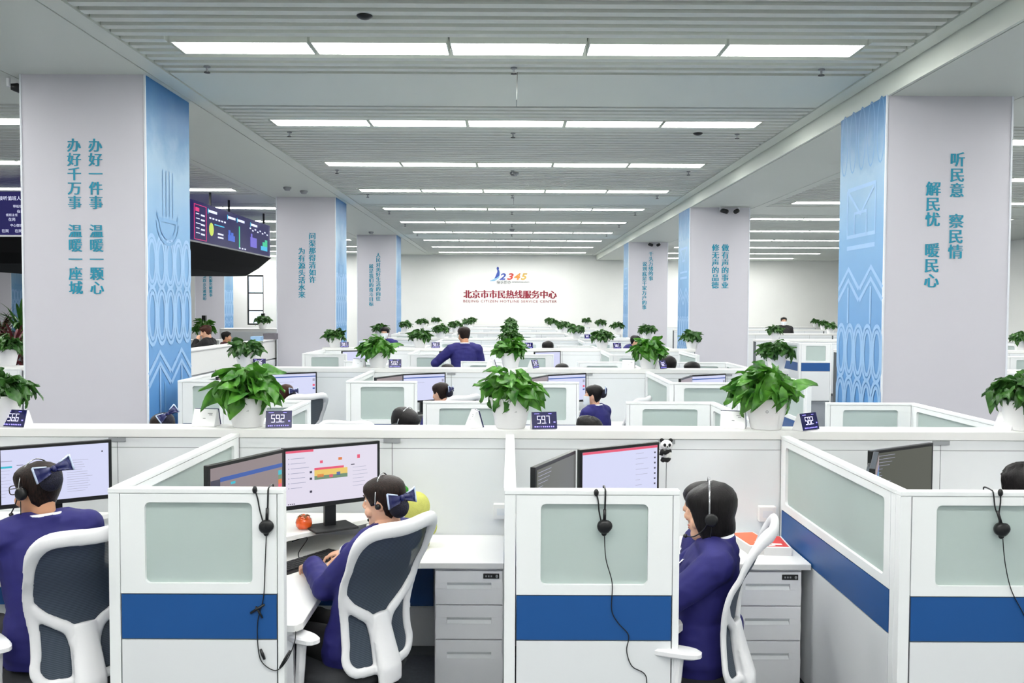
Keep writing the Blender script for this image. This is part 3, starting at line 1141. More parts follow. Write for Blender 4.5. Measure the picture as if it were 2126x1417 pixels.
# desks of the near side: L shaped worktop with a corner shelf for the monitors
WT = [(0.03, 3.76 - 5.40), (0.72, 3.76 - 5.40), (0.745, 3.80 - 5.40), (0.745, 4.30 - 5.40), (0.78, 4.46 - 5.40), (0.86, 4.59 - 5.40), (1.0, 4.68 - 5.40), (1.16, 4.70 - 5.40), (1.60, 4.70 - 5.40), (1.60, -0.11), (0.03, -0.11)]
m_top = MB().prism(WT, 0.70, 0.733).mesh('worktop', 'laminate')
SH = [(0.03, -1.12), (0.10, -1.06), (0.92, -0.14), (0.94, -0.11), (0.03, -0.11)]
m_sh = MB().prism(SH, 0.835, 0.862).mesh('monitor_shelf', 'laminate')
m_sup = MB().box(0.80, 0.84, -0.26, -0.115, 0.735, 0.833).mesh('shelf_support', 'laminate')
m_sup2 = MB().box(0.05, 0.16, -1.02, -0.98, 0.735, 0.833).mesh('shelf_support', 'laminate')
m_leg = MB().box(0.66, 0.70, -1.60, -1.56, 0.0, 0.70).mesh('leg', 'metal_white')
m_mod = MB().box(0.05, 1.18, -0.16, -0.14, 0.32, 0.69).mesh('modesty_panel', 'blue_band')
m_leg2 = MB().box(0.05, 0.09, -1.60, -1.56, 0.0, 0.70).mesh('leg', 'metal_white')


def desk(x, k, label):
    t = thing('corner_desk', label, 'desk', (x, YS[k], 0), 0, 'white corner desks')
    link('worktop', m_top, t, bevel=0.004)
    link('monitor_shelf', m_sh, t, bevel=0.003)
    link('shelf_support', m_sup, t)
    link('shelf_support', m_sup2, t)
    link('leg', m_leg, t)
    link('leg', m_leg2, t)
    if k == 0:
        link('modesty_panel', m_mod, t)
    return t


# drawer pedestals
ped_body = MB().box(-0.185, 0.185, 0.0, 0.52, 0.04, 0.695).mesh('body', 'metal_white')
fr1 = MB()


def drawer_mesh(z0, z1):
    d = MB()
    hz = z1 - 0.075
    # front with a recessed pull running across it
    d.box(-0.178, 0.178, -0.018, 0.0, z0, hz - 0.022)
    d.box(-0.178, 0.178, -0.018, 0.0, hz + 0.012, z1)
    d.box(-0.178, -0.118, -0.018, 0.0, hz - 0.022, hz + 0.012)
    d.box(0.118, 0.178, -0.018, 0.0, hz - 0.022, hz + 0.012)
    me = d.mesh('drawer', 'metal_white')
    p = MB()
    p.add([(-0.118, -0.017, hz + 0.012), (0.118, -0.017, hz + 0.012), (0.118, -0.001, hz - 0.006), (-0.118, -0.001, hz - 0.006), (-0.118, -0.019, hz - 0.022), (0.118, -0.019, hz - 0.022)], [(0, 1, 2, 3), (3, 2, 5, 4)])
    return me, p.mesh('pull', 'lower_panel')


DR = [drawer_mesh(0.505, 0.685), drawer_mesh(0.318, 0.498), drawer_mesh(0.05, 0.311)]
lockm = MB().box(0.075, 0.16, -0.024, -0.016, 0.645, 0.672).mesh('combination_lock', 'black_plastic')
dials = MB()
for q in range(3):
    dials.box(0.086 + 0.014 * q, 0.094 + 0.014 * q, -0.0255, -0.023, 0.654, 0.663)
dials.ell((0.147, -0.024, 0.658), 0.007, 0.003, 0.009)
dialm = dials.mesh('dial', 'grey_plastic')
castm = MB()
for a in (-0.14, 0.14):
    for b_ in (0.06, 0.46):
        castm.box(a - 0.02, a + 0.02, b_ - 0.02, b_ + 0.02, 0.0, 0.041)
castm = castm.mesh('caster_set', 'black_plastic')


def pedestal(x, y, label):
    t = thing('drawer_pedestal', label, 'drawers', (x, y, 0), 0, 'white steel drawer pedestals')
    link('body', ped_body, t, bevel=0.004)
    for j, (dm, pm) in enumerate(DR):
        d = link('drawer', dm, t, bevel=0.002)
        link('pull', pm, d)
    lk = link('combination_lock', lockm, t, bevel=0.002)
    link('dial', dialm, lk)
    link('caster_set', castm, t)


DESKL = ['white corner desk of the woman in glasses at left', 'white corner desk with an orange jar and black keyboard', 'white corner desk of the woman with bobbed hair', 'white corner desk with a dark switched off monitor at right']
for i, x in enumerate([-3.26, -1.63, 0.0, 1.63]):
    desk(x, 0, DESKL[i])
for i, x in enumerate([-3.36, -1.65, 0.0, 1.64]):
    dk = desk(x, 1, 'white corner desk in the second desk row, %s' % xname(i, 0))
    if i == 3:
        dk.scale.x = 0.85
    if i < 3:
        desk(x, 2, 'white corner desk in the third desk row, %s' % xname(i, 0))
pedestal(-0.215, 4.735, 'white three drawer pedestal right of the woman with a hair bow')
pedestal(1.375, 4.735, 'white three drawer pedestal behind the chair of the bobbed woman')

# ------------------------------------------------------------------ monitors
MW, MH = 0.565, 0.335
mb_ = MB().box(-MW / 2, MW / 2, -0.005, 0.022, 0.132, 0.132 + MH)
mb_.box(-0.2, 0.2, 0.022, 0.045, 0.19, 0.132 + MH - 0.05)
m_case = mb_.mesh('case', 'black_plastic')
m_neck = MB().box(-0.032, 0.032, 0.03, 0.055, 0.012, 0.22).mesh('neck', 'black_plastic')
m_base = MB().box(-0.125, 0.125, -0.075, 0.115, 0.0, 0.012).mesh('base', 'black_matte')
BZ = 0.017
SX0, SX1, SZ0, SZ1 = -MW / 2 + BZ, MW / 2 - BZ, 0.132 + 0.024, 0.132 + MH - BZ


def screen_mb(page, items):
    """items: (u0, u1, v0, v1, material) as fractions of the glass, v measured down from the top"""
    w, h = SX1 - SX0, SZ1 - SZ0
    glass = MB().box(SX0, SX1, -0.0065, -0.004, SZ0, SZ1).mesh('display', page)
    by = {}
    for u0, u1, v0, v1, m in items:
        by.setdefault(m, MB()).box(SX0 + w * u0, SX0 + w * u1, -0.0078, -0.0062, SZ1 - h * v1, SZ1 - h * v0)
    return glass, [(mb.mesh('page_graphic', m)) for m, mb in by.items()]  # glowing page graphics shown on the monitor, grouped by colour


rng = random.Random(11)
pA = [(0.0, 0.29, 0.0, 0.04, 'ui_pink')]
for q in range(7):
    pA.append((0.05, 0.05 + 0.1 + 0.1 * rng.random(), 0.14 + 0.09 * q, 0.15 + 0.09 * q, 'ui_text'))
    pA.append((0.025, 0.035, 0.135 + 0.09 * q, 0.155 + 0.09 * q, 'ui_text'))
for q, v in enumerate((0.40, 0.52, 0.76)):
    pA.append((0.25, 0.275, v, v + 0.04, 'ui_dark'))
pA += [(0.30, 0.62, 0.35, 0.39, 'ui_pink'), (0.30, 0.66, 0.39, 0.50, 'ui_yellow'), (0.30, 0.66, 0.50, 0.57, 'ui_green'), (0.33, 0.40, 0.47, 0.53, 'ui_orange'), (0.46, 0.50, 0.49, 0.55, 'ui_pink'), (0.54, 0.58, 0.46, 0.52, 'ui_blue'),
       (0.36, 0.39, 0.22, 0.27, 'ui_pink'), (0.56, 0.60, 0.19, 0.24, 'ui_orange'), (0.77, 0.80, 0.17, 0.24, 'ui_pink'), (0.70, 0.74, 0.34, 0.355, 'ui_dark')]
for q in range(6):
    pA.append((0.72, 0.84 + 0.06 * rng.random(), 0.40 + 0.07 * q, 0.406 + 0.07 * q, 'ui_text'))
for q in range(4):
    pA.append((0.02 + 0.02 * q, 0.03 + 0.02 * q, 0.965, 0.985, 'ui_dark'))
pB = [(0.12, 1.0, 0.18, 0.25, 'ui_blue'), (0.0, 0.12, 0.2, 0.9, 'ui_dark'), (0.26, 0.32, 0.29, 0.33, 'ui_cyan'), (0.94, 0.99, 0.30, 0.38, 'ui_cyan'), (0.94, 0.99, 0.38, 0.46, 'ui_green'), (0.94, 0.99, 0.46, 0.54, 'ui_orange'), (0.94, 0.99, 0.54, 0.60, 'ui_pink')]
pC = [(0.0, 0.1, 0.30, 0.335, 'ui_cyan')]
for q in range(9):
    pC.append((0.0, 0.04 + 0.05 * rng.random(), 0.38 + 0.06 * q, 0.385 + 0.06 * q, 'ui_text'))
for q in range(14):
    pC.append((0.60, 0.74 + 0.12 * rng.random(), 0.28 + 0.045 * q, 0.286 + 0.045 * q, 'ui_text'))
pC += [(0.55, 0.60, 0.24, 0.26, 'ui_dark'), (0.0, 0.10, 0.2, 0.215, 'ui_text'), (0.93, 0.945, 0.14, 0.165, 'ui_dark'), (0.14, 0.20, 0.29, 0.30, 'ui_dark')]
pD = [(0.03, 0.05 + 0.3 * rng.random(), 0.05 + 0.06 * q, 0.056 + 0.06 * q, 'ui_text') for q in range(9)]
pE = [(0.0, 1.0, 0.0, 0.045, 'ui_pink')]
for q in range(7):
    pE.append((0.70, 0.76 + 0.12 * rng.random(), 0.12 + 0.10 * q, 0.126 + 0.10 * q, 'ui_text'))
    pE.append((0.955, 0.975, 0.12 + 0.10 * q, 0.15 + 0.10 * q, 'ui_dark'))
pF = [(0.0, 1.0, 0.09, 0.13, 'ui_blue'), (0.93, 0.98, 0.2, 0.3, 'ui_text'), (0.93, 0.98, 0.42, 0.5, 'ui_pink'), (0.93, 0.98, 0.56, 0.62, 'ui_blue'), (0.1, 0.5, 0.3, 0.31, 'ui_text')]
PAGES = {'A': screen_mb('page_white', pA), 'B': screen_mb('page_dim', pB), 'C': screen_mb('page_lilac', pC), 'D': screen_mb('page_off', pD), 'E': screen_mb('page_lilac', pE), 'F': screen_mb('page_lilac', pF)}


def monitor(page, x, y, z, rz, label, detail=True):
    t = thing('monitor', label, 'monitor', (x, y, z), rz, 'desktop monitors')
    link('case', m_case, t, bevel=0.003 if detail else 0)
    link('neck', m_neck, t)
    link('base', m_base, t, bevel=0.004 if detail else 0)
    g_, it = PAGES[page]
    d = link('display', g_, t)
    if detail:
        for me in it:
            link('page_graphic', me, d)
    return t


def pair(x, k, pages, labels, detail, dx=0.0, dx2=0.0):
    Y = YS[k]
    # main screen turned 33 degrees, side screen 65 degrees
    if pages[0]:
        monitor(pages[0], x + 0.652 + dx, Y - 0.495, 0.862, R(33), labels[0], detail)
    if pages[1]:
        monitor(pages[1], x + 0.31 + dx2, Y - 0.925, 0.862, R(66), labels[1], detail)


pair(-3.26, 0, ('C', None), ('monitor with a lilac text page in front of the woman in glasses', ''), True, dx=0.11)
pair(-1.63, 0, ('A', 'B'), ('monitor showing a pale page with a yellow banner above the orange jar', 'dim side monitor with a blue stripe beside the yellow banner monitor'), True)
pair(0.0, 0, ('E', 'D'), ('white monitor page under the panda toy', 'dark side monitor left of the one with the panda toy'), True, dx=-0.045, dx2=-0.08)
pair(1.63, 0, ('D', 'B'), ('greenish switched off monitor behind the right glazed side screen', 'side monitor behind the greenish dark monitor at right'), True, dx=-0.12, dx2=-0.10)
for i, (x, pg) in enumerate([(-3.36, 'F'), (-1.65, 'F'), (0.0, 'F'), (1.64, 'F')]):
    pair(x, 1, (pg, 'B'), ('lit monitor in the second desk row, %s' % xname(i, 0), 'side monitor in the second desk row, %s' % xname(i, 0)), True, dx=0.2 if i == 0 else 0.0)
for i, x in enumerate([-3.36, -1.65, 0.0]):
    pair(x, 2, ('F', None), ('small lit monitor in the third desk row, %s' % xname(i, 0), ''), False)
# ------------------------------------------------------------------ potted pothos on the ledges
def leaf(mb, base, yaw, pitch, L, rnd, roll=0.0, droop=0.6):
    """one heart shaped leaf, folded along its midrib and drooping to the tip"""
    M = Matrix.Translation(base) @ Matrix.Rotation(yaw, 4, 'Z') @ Matrix.Rotation(-pitch, 4, 'Y') @ Matrix.Rotation(roll, 4, 'X')
    nu, nv = 5, 7
    prof = [0.16, 0.74, 0.96, 0.90, 0.68, 0.38, 0.02]
    back = [-0.10, -0.06, 0.0, 0.0, 0.0, 0.0, 0.0]
    v = []
    for j in range(nv):
        t = j / (nv - 1)
        for i in range(nu):
            s = (i / (nu - 1)) * 2 - 1
            w = prof[j] * L * 0.40 * s
            x = t * L + back[j] * L * abs(s) * 1.2
            z = -droop * L * t * t * 0.6 + 0.16 * L * abs(s) * prof[j] * (1 - 0.5 * t) + 0.012 * math.sin(7 * t + 3 * s + rnd)
            v.append(M @ Vector((x, w, z)))
    mb.add(v, [(j * nu + i, j * nu + i + 1, (j + 1) * nu + i + 1, (j + 1) * nu + i) for j in range(nv - 1) for i in range(nu - 1)])


POT_H, POT_R0, POT_R1 = 0.185, 0.090, 0.128
pm = MB()
pm.smooth = True
pm.lathe([(0.0, 0.0), (POT_R0 - 0.006, 0.0), (POT_R0, 0.008), (POT_R1 - 0.004, POT_H - 0.02), (POT_R1 + 0.001, POT_H - 0.012), (POT_R1 + 0.001, POT_H), (POT_R1 - 0.010, POT_H), (POT_R1 - 0.014, POT_H - 0.03)], 40, cap=False)
pot_mesh = pm.mesh('pot', 'pot_white')
soil_mesh = MB().lathe([(0.0, POT_H - 0.03), (POT_R1 - 0.0145, POT_H - 0.03)], 24, cap=False).mesh('soil', 'soil')
lg = MB()
put_text(lg, text_mb('绿租摆', 0.017), Matrix.Translation((0.012, -0.1085, 0.105)) @ Matrix.Rotation(R(-12), 4, 'X') @ FACE_CAM)
lg.tube([(-0.026 + 0.007 * math.cos(a), -0.111, 0.112 + 0.007 * math.sin(a)) for a in [2 * PI * q / 12 for q in range(12)]], 0.0012, 5, closed=True)
logo_mesh = lg.mesh('pot_logo', 'seam')


def foliage(seed, n, spread, height, size, lm, droopy=0.4):
    rnd = random.Random(seed)
    F, S = MB(), MB()
    F.smooth = True
    S.smooth = True
    for q in range(n):
        ring = rnd.random() ** 0.55
        yaw = rnd.uniform(0, 2 * PI)
        top = (1 - ring * ring * 0.7) * height * rnd.uniform(0.45, 1.0)
        rad = spread * ring * rnd.uniform(0.75, 1.0)
        if rnd.random() < droopy * 0.5 and ring > 0.5:
            top *= 0.35
        b0 = Vector((0.04 * math.cos(yaw) * ring, 0.04 * math.sin(yaw) * ring, POT_H - 0.03))
        b1 = Vector((rad * math.cos(yaw), rad * math.sin(yaw), POT_H + 0.005 + top))
        mid = (b0 + b1) / 2 + Vector((0, 0, 0.04 + 0.03 * rnd.random()))
        S.tube([b0, mid, b1], [0.003, 0.0028, 0.0022], 5)
        L = size * rnd.uniform(0.7, 1.15)
        leaf(F, b1, yaw + rnd.uniform(-0.7, 0.7), rnd.choice((-1.0, -0.55, -0.2, 0.3, 0.8)) * rnd.uniform(0.7, 1.2) - 0.25 * ring, L, q, rnd.uniform(-0.9, 0.9), droop=rnd.uniform(0.3, 1.5))
    return F.mesh('leaves', lm), S.mesh('stems', 'stem_green')


FOL = [foliage(3, 95, 0.15, 0.17, 0.128, 'leaf_bright'), foliage(8, 95, 0.14, 0.16, 0.112, 'leaf_bright'), foliage(15, 90, 0.17, 0.18, 0.125, 'leaf_bright'), foliage(21, 120, 0.15, 0.12, 0.10, 'leaf_dark'), foliage(33, 120, 0.165, 0.145, 0.098, 'leaf_dark')]


def plant(x, y, z, label, v=0, rz=0.0, s=1.0, logo=False, sp=1.0):
    t = thing('potted_pothos', label, 'potted plant', (x, y, z), 0, 'potted pothos on the ledges')
    t.scale = (s, s, s)
    p = link('pot', pot_mesh, t)
    if logo:
        link('pot_logo', logo_mesh, p, rz=0)
        kids_ = p
    link('soil', soil_mesh, t)
    a, b_ = FOL[v % len(FOL)]
    f_ = link('leaves', a, t, rz=rz)
    g_ = link('stems', b_, t, rz=rz)
    f_.scale = g_.scale = (sp, sp, 1)
    return t


z0 = ZL
yl = YS[0]
plant(at(515, 885, yl).x, yl, z0, 'bushy pothos in a white pot beside the 59.2 clock', 0, 0.4, logo=True, s=1.0, sp=1.1)
plant(at(1060, 885, yl).x, yl, z0, 'pothos in a white pot beside the 59.7 clock', 1, 2.0, logo=True)
plant(at(1590, 885, yl).x, yl, z0, 'pothos in a white pot beside the 58.2 clock on the front ledge', 2, 1.1, logo=True, s=1.02, sp=1.05)
plant(at(2122, 880, yl).x, yl, z0, 'pothos half cut off at the right picture edge', 4, 4.2)
plant(at(2, 880, yl).x, yl, z0, 'pothos half cut off at the left picture edge on the front ledge', 3, 0.8)
yl = YS[1]
for px, v, l in ((785, 2, 'second row pothos in front of the masked woman'), (1060, 1, 'second row pothos in line with the sign'), (1346, 0, 'second row pothos before the leaning man in navy'), (1612, 4, 'wide pothos on the second ledge near the first right column'),
                 (510, 3, 'low bushy pothos behind the largest left plant')):
    plant(at(px, 760, yl).x, yl, z0 if px != 510 else z0, l, v, px * 0.01, sp=1.12)
plant(at(12, 760, yl).x, yl + 0.02, z0, 'dark pothos on the left ledge before the red leaved plants', 3, 1.0, s=1.1)
ORD = ['far left', 'left', 'centre', 'right', 'far right']
for k, pxs in ((2, (695, 872, 1060, 1250, 1437)), (3, (790, 915, 1058, 1197, 1343)), (4, (841, 946, 1060, 1170, 1282)), (5, (877, 970, 1060, 1150, 1247)), (6, (902, 978, 1060, 1142, 1220))):
    for i, px in enumerate(pxs):
        plant(at(px, 700, YS[k] if k < 6 else 37.3).x, YS[k] if k < 6 else YS[6], z0, '%s pothos on the %s ledge of the main hall' % (ORD[i], ROWW[k]), 3 + (i + k) % 2, i + k * 0.7, sp=1.1)
for px, k, l in ((1609, 3, 'first pothos of the line in the right bay behind the wide one'), (1693, 6, 'right bay pothos, nearest of the distant trio'), (1710, 5, 'right bay pothos, middle of the distant trio'), (1724, 4, 'right bay pothos touching the blue banner')):
    plant(at(px, 680, YS[k]).x, YS[k], z0, l, 3 + k % 2, px * 0.3, sp=1.0)
plant(at(2119, 735, YS[2]).x, YS[2], z0, 'small pothos by the right picture edge in the right bay', 4, 1.0)
plant(at(545, 678, 24.0).x, 24.0, 1.52, 'pothos on the cabinet by the far window', 4, 0.5, sp=1.1)
plant(at(424, 690, 21.5).x, 21.5, 1.30, 'tall leaved pothos behind the man with auburn hair', 2, 0.5, s=1.25)
MB().box(-8.2, -6.9, 21.2, 21.8, 0.0, 1.30).build('plant_stand', 'laminate', bevel=0.005)
tag(bpy.data.objects['plant_stand'], 'white low cabinet carrying a plant behind the men in black', 'cabinet')


# strap leaved plants at the far left
def strap_plant(name, x, y, h, n, L, lm, label, seed):
    t = thing(name, label, 'plant', (x, y, 0))
    rnd = random.Random(seed)
    F, S, P = MB(), MB(), MB()
    P.smooth = S.smooth = True
    P.lathe([(0.12, 0.0), (0.16, 0.3), (0.15, 0.3), (0.14, 0.27)], 20)
    P.build('pot', 'pot_white', t)
    S.tube([(0, 0, 0.25), (0.02, 0.01, h * 0.6), (0, 0, h)], [0.022, 0.02, 0.014], 8)
    S.build('stem', 'soil', t)
    for q in range(n):
        a, e = rnd.uniform(0, 2 * PI), rnd.uniform(-0.1, 1.2)
        b0 = Vector((0, 0, h - rnd.uniform(0, 0.35)))
        d = Vector((math.cos(a) * math.cos(e), math.sin(a) * math.cos(e), math.sin(e)))
        pts = [b0 + d * (L * s) + Vector((0, 0, -0.55 * L * s * s * math.cos(e))) for s in (0, 0.3, 0.6, 0.85, 1.0)]
        F.tube(pts, [0.008, 0.022, 0.02, 0.012, 0.001], 4, flat=0.12, up=(0, 0, 1))
    F.build('leaves', lm, t)


strap_plant('dragon_tree', at(42, 690, 13.1).x, 13.1, 1.86, 90, 0.52, 'leaf_dark', 'green spiky dragon tree left of the first column', 3)
strap_plant('cordyline', at(30, 690, 12.1).x, 12.1, 1.58, 60, 0.42, 'leaf_red', 'dark red leaved cordyline under the green dragon tree', 4)
strap_plant('cordyline', at(2, 660, 13.2).x, 13.2, 1.80, 60, 0.42, 'leaf_red', 'cordyline with red leaves at the left picture edge', 5)

# ------------------------------------------------------------------ digital clocks
SEG = {'0': 'abcdef', '1': 'bc', '2': 'abged', '3': 'abgcd', '4': 'fgbc', '5': 'afgcd', '6': 'afgedc', '7': 'abc', '8': 'abcdefg', '9': 'abcdfg'}


def digits(mb, s, x, z, w, h, t, y):
    for ch in s:
        if ch == '.':
            mb.box(x - 0.004, x - 0.004 + t, y - 0.0008, y, z, z + t)
            continue
        for g in SEG[ch]:
            g0 = t * 0.12
            r = {'a': (x, x + w, z + h - t, z + h), 'd': (x, x + w, z, z + t), 'g': (x, x + w, z + h / 2 - t / 2, z + h / 2 + t / 2), 'f': (x, x + t, z + h / 2 + g0, z + h), 'b': (x + w - t, x + w, z + h / 2 + g0, z + h),
                 'e': (x, x + t, z, z + h / 2 - g0), 'c': (x + w - t, x + w, z, z + h / 2 - g0)}[g]
            mb.box(r[0], r[1], y - 0.0008, y, r[2], r[3])
        x += w + t * 1.9


cb = MB()
cb.add([(sx_, yy, zz) for sx_ in (-0.074, 0.074) for yy, zz in ((-0.040, 0), (0.045, 0), (0.006, 0.100), (-0.012, 0.100))], [(0, 1, 2, 3), (7, 6, 5, 4), (0, 4, 5, 1), (1, 5, 6, 2), (2, 6, 7, 3), (3, 7, 4, 0)])
clock_body = cb.mesh('body', 'pot_white')
TILT = math.atan2(0.028, 0.1)
clock_face = MB().box(-0.076, 0.076, -0.006, 0.0, 0.004, 0.106).mesh('display', 'clock_face')
MARKS = MB()
MARKS.box(-0.06, -0.03, -0.0075, -0.006, 0.093, 0.096)
MARKS.box(0.025, 0.045, -0.0075, -0.006, 0.093, 0.096)
MARKS.box(0.055, 0.066, -0.0075, -0.006, 0.040, 0.047)
mk = random.Random(2)
for q in range(10):
    MARKS.box(-0.062 + 0.0125 * q, -0.062 + 0.0125 * q + 0.004 + 0.004 * mk.random(), -0.0075, -0.006, 0.013, 0.020)
clock_marks = MARKS.mesh('display_marking', 'led_blue')
BM = MB()
for a, b_, c_ in ((-0.05, -0.02, 0.075), (-0.05, -0.03, 0.066), (-0.01, 0.006, 0.045)):
    BM.add([(a, 0.045 - 0.039 * c_ / 0.1 + 0.0008, c_), (b_, 0.045 - 0.039 * c_ / 0.1 + 0.0008, c_), (b_, 0.045 - 0.039 * (c_ + 0.004) / 0.1 + 0.0008, c_ + 0.004), (a, 0.045 - 0.039 * (c_ + 0.004) / 0.1 + 0.0008, c_ + 0.004)], [(0, 1, 2, 3)])
back_mark = BM.mesh('back_marking', 'grey_plastic')


def clock(px, py, Y, rz, num, label, detail=True):
    p = at(px, py, Y)
    t = thing('digital_clock', label, 'clock', (p.x, Y, ZL), rz, 'digital desk displays on the ledges')
    link('body', clock_body, t, bevel=0.003 if detail else 0)
    link('back_marking', back_mark, t)
    d = link('display', clock_face, t, loc=(0, -0.040, 0))
    d.rotation_euler = (-TILT, 0, 0)
    if num:
        m = MB()
        n = len(num.replace('.', ''))
        digits(m, num, -0.044, 0.036, 0.021, 0.046, 0.0034, -0.0062)
        m.build('digits', 'led', d)
    link('display_marking', clock_marks, d)


Yc = YS[0] - 0.045
clock(38, 885, Yc, R(-14), '56.6', 'desk clock reading 56.6 at left')
clock(580, 890, Yc, R(9), '59.2', 'desk clock reading 59.2 beside the left plant')
clock(1128, 890, Yc, R(10), '59.7', 'desk clock reading 59.7 beside the centre plant')
clock(1672, 892, Yc, R(36), '58.2', 'desk clock reading 58.2 turned aside by the right plant')
Yf = YS[0] + 0.035
clock(428, 885, Yf, R(172), None, 'white wedge clock seen from behind, left of the largest plant')
clock(985, 885, Yf, R(103), None, 'white wedge clock seen edge on left of the centre plant')
clock(1522, 888, Yf, R(160), None, 'white wedge clock seen from behind, left of the right plant')
clock(2093, 888, Yf, R(100), None, 'white wedge clock edge on before the first right column')
Yc = YS[1] - 0.04
clock(539, 765, Yc, R(8), '57.6', 'small clock reading 57.6 on the second ledge at left')
clock(820, 765, Yc, R(8), '58.2', 'small clock reading 58.2 on the second ledge, left of the standing man')
clock(1107, 765, Yc, R(60), '57.9', 'small clock turned aside on the second ledge near the centre')
clock(1372, 766, Yc, R(50), '58.2', 'small clock turned aside on the second ledge at right')
clock(745, 765, YS[1] + 0.04, R(165), None, 'white wedge clock from behind on the second ledge at left')
clock(1020, 765, YS[1] + 0.04, R(110), None, 'white wedge clock from behind on the second ledge at centre')
clock(1305, 765, YS[1] + 0.04, R(165), None, 'white wedge clock from behind on the second ledge at right')
Yc = YS[2] - 0.04
for px, w_ in ((715, 'far left'), (904, 'left'), (1097, 'centre'), (1280, 'right')):
    clock(px, 728, Yc, R(15), '58.1', 'tiny blue clock on the third ledge, %s' % w_, False)
Yc = YS[3] - 0.04
for px, w_ in ((855, 'left'), (1076, 'centre'), (1219, 'right')):
    clock(px, 705, Yc, R(15), '58.1', 'tiny blue clock on the fourth ledge, %s' % w_, False)

# ------------------------------------------------------------------ swivel chairs
def back_y(u, v):
    """depth of the curved chair back at height v above its foot"""
    s = v / 0.64
    return -0.225 + 0.045 * math.sin(PI * min(1, s * 1.35)) - 0.05 * s - 0.08 * max(0, s - 0.62) ** 1.4 / 0.38 ** 1.4 + 0.55 * u * u


def bp(u, v):
    return Vector((u, back_y(u, v), 0.500 + v))


def catmull(pts, n=8, closed=False):
    P = [Vector(p) for p in pts]
    out = []
    m = len(P)
    for i in range(m if closed else m - 1):
        a, b_, c_, d = P[(i - 1) % m if closed else max(i - 1, 0)], P[i], P[(i + 1) % m], P[(i + 2) % m if closed else min(i + 2, m - 1)]
        for q in range(n):
            t = q / n
            out.append(0.5 * ((2 * b_) + (c_ - a) * t + (2 * a - 5 * b_ + 4 * c_ - d) * t * t + (3 * b_ - a - 3 * c_ + d) * t ** 3))
    if not closed:
        out.append(P[-1])
    return out


loop = [(0, 0.632), (0.16, 0.640), (0.222, 0.605), (0.238, 0.52), (0.222, 0.36), (0.196, 0.24), (0.190, 0.14), (0.198, 0.06), (0.165, 0.012), (0.10, 0.0)]
loop = loop + [(0.0, -0.006)] + [(-a, b_) for a, b_ in loop[:0:-1]]
lp = [bp(p.x, p.y) for p in catmull([(a, b_, 0) for a, b_ in loop], 6, True)]
cf = MB()
rads = [0.024 + 0.012 * min(1, max(0, (p.z - 0.50 - 0.50) / 0.1)) for p in lp]
cf.tube(lp, rads, 10, closed=True, flat=0.55, up=(0, 1, 0))
for s in (-1, 1):
    br = [bp(p.x, p.y) for p in catmull([(s * 0.215, 0.345, 0), (s * 0.165, 0.29, 0), (s * 0.11, 0.25, 0), (s * 0.06, 0.21, 0), (s * 0.035, 0.12, 0), (s * 0.035, 0.0, 0)], 6)]
    cf.tube(br, [0.024 + 0.006 * q / len(br) for q in range(len(br))], 10, flat=0.6, up=(0, 1, 0))
cf.tube([bp(0, 0.235) + Vector((0, -0.004, 0)), bp(0, 0.17) + Vector((0, -0.014, 0)), bp(0, 0.1) + Vector((0, -0.024, 0)), bp(0, 0.0) + Vector((0, -0.034, 0)), bp(0, -0.065) + Vector((0, -0.02, 0))], [0.045, 0.055, 0.062, 0.07, 0.07], 10, flat=0.45, up=(0, 1, 0))
chair_frame = remesh(cf, 0.0075, 4)
chair_frame.materials.append(MATS['chair_white'])


def inside(u, v):
    half = 0.0
    pts = [(abs(a), b_) for a, b_ in loop[:10]]
    for (a0, b0), (a1, b1) in zip(pts[:-1], pts[1:]):
        if min(b0, b1) <= v <= max(b0, b1) and abs(b1 - b0) > 1e-6:
            half = max(half, a0 + (a1 - a0) * (v - b0) / (b1 - b0))
    return half


nm = MB()
nm.smooth = True
nm.grid(lambda a, t: bp((a * 2 - 1) * inside(0, 0.01 + 0.62 * t) * 0.98, 0.01 + 0.62 * t) + Vector((0, 0.006, 0)), 13, 26)
chair_net = nm.mesh('netting', 'chair_netting')
st = MB()
st.smooth = True
sq = lambda n, a, rx, ry: (rx * math.copysign(abs(math.cos(a)) ** n, math.cos(a)), ry * math.copysign(abs(math.sin(a)) ** n, math.sin(a)))
rings = []
for z, k in ((0.415, 0.82), (0.425, 0.95), (0.45, 1.0), (0.475, 0.97), (0.49, 0.85), (0.494, 0.5)):
    rings.append([(x, y + 0.02, z) for x, y in [sq(0.6, 2 * PI * q / 32, 0.245 * k, 0.24 * k) for q in range(32)]])
st.loft(rings)
chair_seat = st.mesh('seat', 'seat_black')
ar = MB()
ar.tube([(0.22, 0.02, 0.40), (0.275, 0.02, 0.42), (0.285, 0.0, 0.52), (0.285, -0.01, 0.645)], [0.02, 0.02, 0.02, 0.022], 10)
arm_post = ar.mesh('arm_post', 'chair_white')
ap = MB()
ap.loft([[(0.285 + x, 0.02 + y, z) for x, y in [sq(0.7, 2 * PI * q / 24, 0.045 * k, 0.125 * k) for q in range(24)]] for z, k in ((0.645, 0.86), (0.652, 1.0), (0.668, 1.0), (0.676, 0.88))])
arm_pad = ap.mesh('arm_pad', 'chair_white')
ap2 = MB()
ap2.v = [(-x, y, z) for x, y, z in ap.v]
ap2.f, ap2.mi, ap2.sm = ap.f, ap.mi, ap.sm
arm_pad2 = ap2.mesh('arm_pad', 'chair_white')
ar2 = MB()
ar2.v = [(-x, y, z) for x, y, z in ar.v]
ar2.f, ar2.mi, ar2.sm = ar.f, ar.mi, ar.sm
arm_post2 = ar2.mesh('arm_post', 'chair_white')
gl_ = MB()
gl_.tube([(0, 0, 0.10), (0, 0, 0.26)], 0.028, 14)
gl_.tube([(0, 0, 0.26), (0, 0, 0.40)], 0.018, 14)
